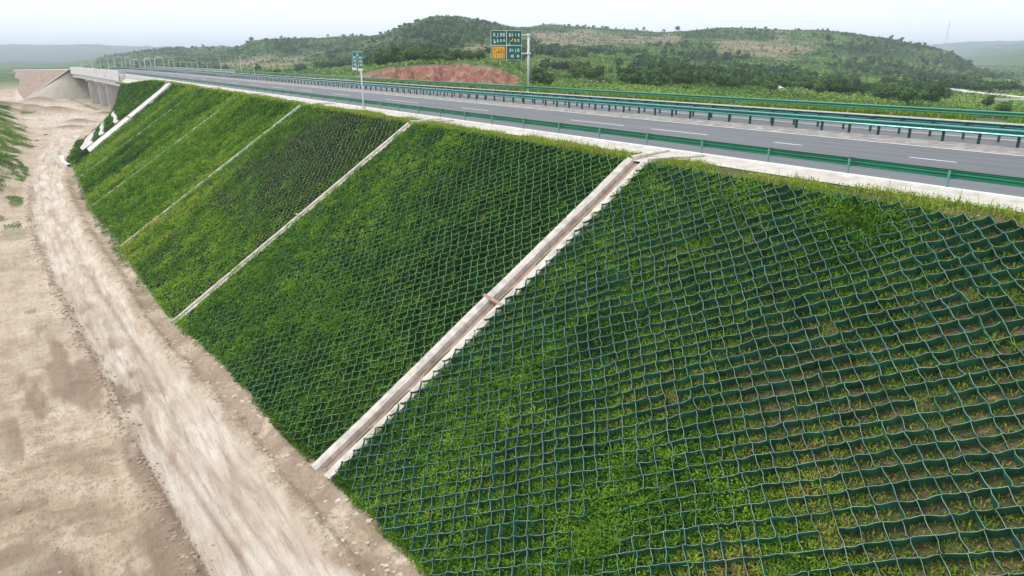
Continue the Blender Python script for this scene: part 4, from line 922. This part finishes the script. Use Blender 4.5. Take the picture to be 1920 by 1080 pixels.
# ------------------------------------------------------------------ trees
def crown_pts(n, hgt_, rad, lobes=7, seed=0):
    r_ = np.random.default_rng(seed); C0 = []
    for k in range(lobes):
        a = r_.random() * 6.28; q = sqrt(r_.random()) * rad * .55; C0.append((q * cos(a), q * sin(a), hgt_ * (.42 + .42 * r_.random()), rad * (.38 + .25 * r_.random())))
    C0 = np.array(C0); k = r_.integers(0, lobes, n); v = r_.normal(size=(n, 3)); v /= np.linalg.norm(v, axis=1)[:, None]
    rr_ = (.72 + .32 * r_.random(n)); P = C0[k, :3] + v * (C0[k, 3] * rr_)[:, None] * [1, 1, .85]; return P, v, r_.random(n)
def make_tree(seed, hgt_, rad, n, ls, tb, kind='broad'):
    root = empty('broadleaf_tree' if kind == 'broad' else 'cypress_tree'); r_ = random.Random(seed)
    b = MB(); top = Vector((r_.uniform(-.3, .3), r_.uniform(-.3, .3), hgt_ * .62)); b.tube([(0, 0, -.8), tuple(top * .5 + Vector((.1, .05, 0))), tuple(top)], [.16, .11, .05], 6)
    for k in range(5):
        a = r_.uniform(0, 6.28); z = hgt_ * r_.uniform(.25, .5); b.tube([(0, 0, z), (rad * .3 * cos(a), rad * .3 * sin(a), z + hgt_ * .12), (rad * .6 * cos(a), rad * .6 * sin(a), z + hgt_ * .3)], [.07, .05, .02], 5)
    b.build('trunk', m_bark, root)
    if kind == 'broad': P, v, u = crown_pts(n, hgt_, rad, 8, seed)
    else:
        q = rng.random(n); a = rng.random(n) * 6.28; rr_ = rad * (1 - q) ** .6 * (.7 + .4 * rng.random(n)); P = np.stack([rr_ * np.cos(a), rr_ * np.sin(a), hgt_ * (.08 + .92 * q)], -1); v = np.stack([np.cos(a), np.sin(a), .3 + 0 * a], -1); u = rng.random(n)
    nr = v * .9 + rand_unit(n) * .6; nr /= np.linalg.norm(nr, axis=1)[:, None]
    V_, F_2, T_ = leafquads(P, ls * (.6 + .8 * u), nr, np.clip(tb + (u - .5) * .35, 0, 1), .8)
    mk('crown', V_, F_2, m_tree, root, attrs={'tint': T_}); return root
protos = [make_tree(1, 6.0, 2.7, 900, .50, .38), make_tree(2, 7.0, 2.6, 950, .50, .25), make_tree(3, 4.6, 2.4, 800, .45, .55), make_tree(4, 5.4, 3.0, 900, .50, .45), make_tree(5, 3.4, 2.0, 600, .40, .72), make_tree(6, 7.5, .9, 500, .4, .15, 'cypress')]
used = set()
def place(k, x, y, s, label, cat, group, sz=None, dz=0):
    p0 = protos[k]
    if k in used:
        o = p0.copy(); COL.objects.link(o)
        for ch in p0.children: c2 = ch.copy(); COL.objects.link(c2); c2.parent = o
    else: o = p0; used.add(k)
    o.location = (x, y, H1(x, y) + dz); o.scale = (s, s, sz or s); o.rotation_euler = (0, 0, random.uniform(0, 6.28)); return tag(o, label, cat, group)
# ridge-line trees, one by one (column in the photo, depth, size)
RIDGE = [(475,1130,2.0,'roundest and darkest tree at the left end of the low ridge'),(448,1160,1.1,'small tree on the left tail of the low ridge'),(504,1150,.8,''),(520,1160,1.0,''),(538,1170,.9,''),(557,1180,1.0,''),(575,1190,.7,''),(592,1190,.8,''),(618,1560,1.5,'leaning dark tree in the dip right of the low ridge'),(646,1600,1.3,''),(664,1600,1.4,''),(683,1600,1.2,''),
 (749,975,.6,''),(824,952,.6,''),(839,950,.55,'left one of the two thin trees on the highest summit'),(843,950,.55,'right one of the two thin trees on the highest summit'),(943,1000,.7,''),
 (1115,1400,.9,''),(1134,1390,1.1,''),(1152,1380,1.2,''),(1168,1370,1.0,''),(1190,1350,1.3,''),(1204,1340,1.5,''),(1241,1300,1.7,'squat dark tree in the saddle between two hills'),(1266,1290,2.2,'broad dark tree at the top of the bare slip right of the saddle'),
 (1302,1150,.8,''),(1321,1130,.8,''),(1367,1100,.9,''),(1410,1100,.9,''),(1429,1100,1.2,'bushy tree on the crest of the right hill'),(1485,1100,.8,''),(1515,1100,.7,''),(1526,1100,.8,''),(1535,1100,.9,''),(1544,1100,1.0,''),(1565,1095,.8,''),(1595,1080,.7,'')]
for i, (px, F, s, lb) in enumerate(RIDGE):
    # sit on the local crest
    fs = np.linspace(F * .85, F * 1.15, 60); xx, yy = xyat(px, fs); zz = hgt(xx, yy); j = int(np.argmax((zz - H) / fs)); F = fs[j]; x, y = xyat(px, F)
    cyp = px in (839, 843, 1115, 1168)
    place(5 if cyp else [0, 3, 1, 2][i % 4], x, y, s * .85, lb or ('small dark tree, one of many dotted along the hill skyline' if not cyp else 'narrow upright dark tree on the hill skyline'), 'tree', 'trees along the hill skyline', dz=-.4)
# trees one can tell apart in the valley
n = 110000; fr = np.exp(rng.uniform(math.log(95), math.log(1750), n)); pxs = rng.uniform(180, 1960, n); X_, Y_ = xyat(pxs, fr); cc = covers(X_, Y_); zz_ = hgt(X_, Y_)
vis = (X_ - cx(np.minimum(Y_, 700)) > 72) & (cc['_py'] < np.interp(pxs, [330, 860, 1440, 1920], [128, 158, 192, 218]) + 8) & (cc['red'] < .2) & ~((pxs > 650) & (pxs < 975) & (fr < 262))
pr = (np.clip(cc['wood'], 0, 1) * 1.0 + .03 * sstep(.45, .6, fbm(X_ / 25, Y_ / 25, 601))) * vis * (1 - np.clip(cc['bare'] * 1.3, 0, .97)) * ((fr < 1150) | (pxs < 720) | (np.abs(pxs - 1100) < 160))
pr = pr * np.clip(fr / 420, .30, 1)
ok = rng.random(n) < pr * .23 * np.where((fr > 600) & (pxs > 960), .6, 1); X_, Y_, fr, zz_, pxs = X_[ok], Y_[ok], fr[ok], zz_[ok], pxs[ok]
order = np.argsort(fr); near_i = []; rest = []
for i in order:
    if len(near_i) < 262 and fr[i] < 430 and all((X_[i] - X_[j]) ** 2 + (Y_[i] - Y_[j]) ** 2 > 9 for j in near_i[-60:]): near_i.append(i)
    else: rest.append(i)
LB = ['mid green bushy tree in the wood beyond the highway', 'tall dark tree in the wood beyond the highway', 'light green rounded tree in the valley beyond the highway', 'spreading green tree in the valley beyond the highway', 'low yellow green bush in the valley beyond the highway']
for i in near_i:
    k = random.choice([0, 0, 1, 1, 2, 3, 3, 4]); place(k, float(X_[i]), float(Y_[i]), random.uniform(.7, 1.15), LB[k], 'tree' if k < 4 else 'bush', 'trees in the valley beyond the highway', dz=-.3)
print('individual trees', len(near_i), 'woodland', len(rest))
rest = np.array(rest)
def woodland(idx, per, ls, name, seed):
    m_ = len(idx); lo = 5; r_ = np.random.default_rng(seed); hsc = .75 + .55 * r_.random(m_)
    P, v, u = crown_pts(per * 12, 5.6, 2.6, 9, seed); sel = r_.integers(0, per * 12, (m_, per)); a = r_.random(m_) * 6.28
    Q = P[sel]; n0 = v[sel]; ca, sa = np.cos(a)[:, None], np.sin(a)[:, None]
    rot = lambda q: np.stack([q[..., 0] * ca - q[..., 1] * sa, q[..., 0] * sa + q[..., 1] * ca, q[..., 2]], -1)
    Q = rot(Q) * hsc[:, None, None] + np.stack([X_[idx], Y_[idx], zz_[idx] - .6], -1)[:, None]; n0 = rot(n0) + r_.normal(size=n0.shape) * .35
    n0 = n0.reshape(-1, 3); n0 /= np.linalg.norm(n0, axis=1)[:, None]
    ts = np.repeat(.36 + (r_.random(m_) - .5) * .45 + (fbm(X_[idx] / 40, Y_[idx] / 40, 611) - .5) * .5, per)
    V_, F2_, T_ = leafquads(Q.reshape(-1, 3), np.repeat(ls * hsc, per) * (.7 + .6 * r_.random(m_ * per)), n0, np.clip(ts + (r_.random(m_ * per) - .5) * .15, 0, 1), .85)
    tag(mk(name, V_, F2_, m_tree, attrs={'tint': T_}), kind='stuff')
fr_r = fr[rest]
woodland(rest[fr_r < 420], 200, .95, 'woodland', 11); woodland(rest[(fr_r >= 420) & (fr_r < 700)], 90, 1.35, 'woodland', 12); woodland(rest[fr_r >= 700], 45, 1.9, 'woodland', 13)
# low shrub cover over the green parts of the valley
n = 640000; fr2 = np.exp(rng.uniform(math.log(95), math.log(1750), n)); pxs = rng.uniform(180, 1960, n); x2, y2 = xyat(pxs, fr2); c2 = covers(x2, y2)
cl = fbm(x2 / 7, y2 / 7, 621, 3); ok = (x2 - cx(np.minimum(y2, 700)) > 70) & (c2['_py'] < np.interp(pxs, [330, 860, 1440, 1920], [128, 158, 192, 218]) + 6) & (c2['red'] < .3) & ~((pxs > 660) & (pxs < 965) & (fr2 < np.interp(pxs, [660, 760, 840, 940, 965], [252, 249, 239, 228, 220]))) & (rng.random(n) < np.clip((cl - .33) * 5, .04, .85) * (1 - .85 * np.clip(c2['bare'] * 1.2, 0, 1)))
x2, y2, fr2, cl = x2[ok], y2[ok], fr2[ok], cl[ok]; z2 = hgt(x2, y2); nr = rand_unit(len(x2)) * .8 + [0, 0, .8]; nr /= np.linalg.norm(nr, axis=1)[:, None]
tn = np.clip(.80 - .24 * sstep(450, 900, fr2) + (fbm(x2 / 60, y2 / 60, 623) - .5) * 1.5 + (rng.random(len(x2)) - .5) * .25, 0, 1)
V_, F2_, T_ = leafquads(np.stack([x2, y2, z2 + .2 + 1.8 * np.clip(cl - .3, 0, .5) * rng.random(len(x2)) * 2], -1), np.minimum(fr2, 1100) / 330 * (.6 + .7 * rng.random(len(x2))), nr, tn, .9)
tag(mk('shrub_cover', V_, F2_, m_tree, attrs={'tint': T_}), kind='stuff')

# ------------------------------------------------------------------ haze
mh_, t, p = mat("haze_air"); t.nodes.remove(p); pv = t.nodes.new("ShaderNodeVolumePrincipled"); pv.inputs['Density'].default_value = .00020
pv.inputs['Color'].default_value = (.74, .83, 1.0, 1); t.links.new(pv.outputs[0], t.nodes['Material Output'].inputs['Volume'])
b = MB(); zmn, zmx = float(GZ.min()) - 1.5, float(GZ.max()) + 25; b.box((0, 0, (zmn + zmx) / 2), (19400, 19400, zmx - zmn)); o = b.build('haze', mh_); tag(o, kind='stuff')
print('haze', zmn, zmx)
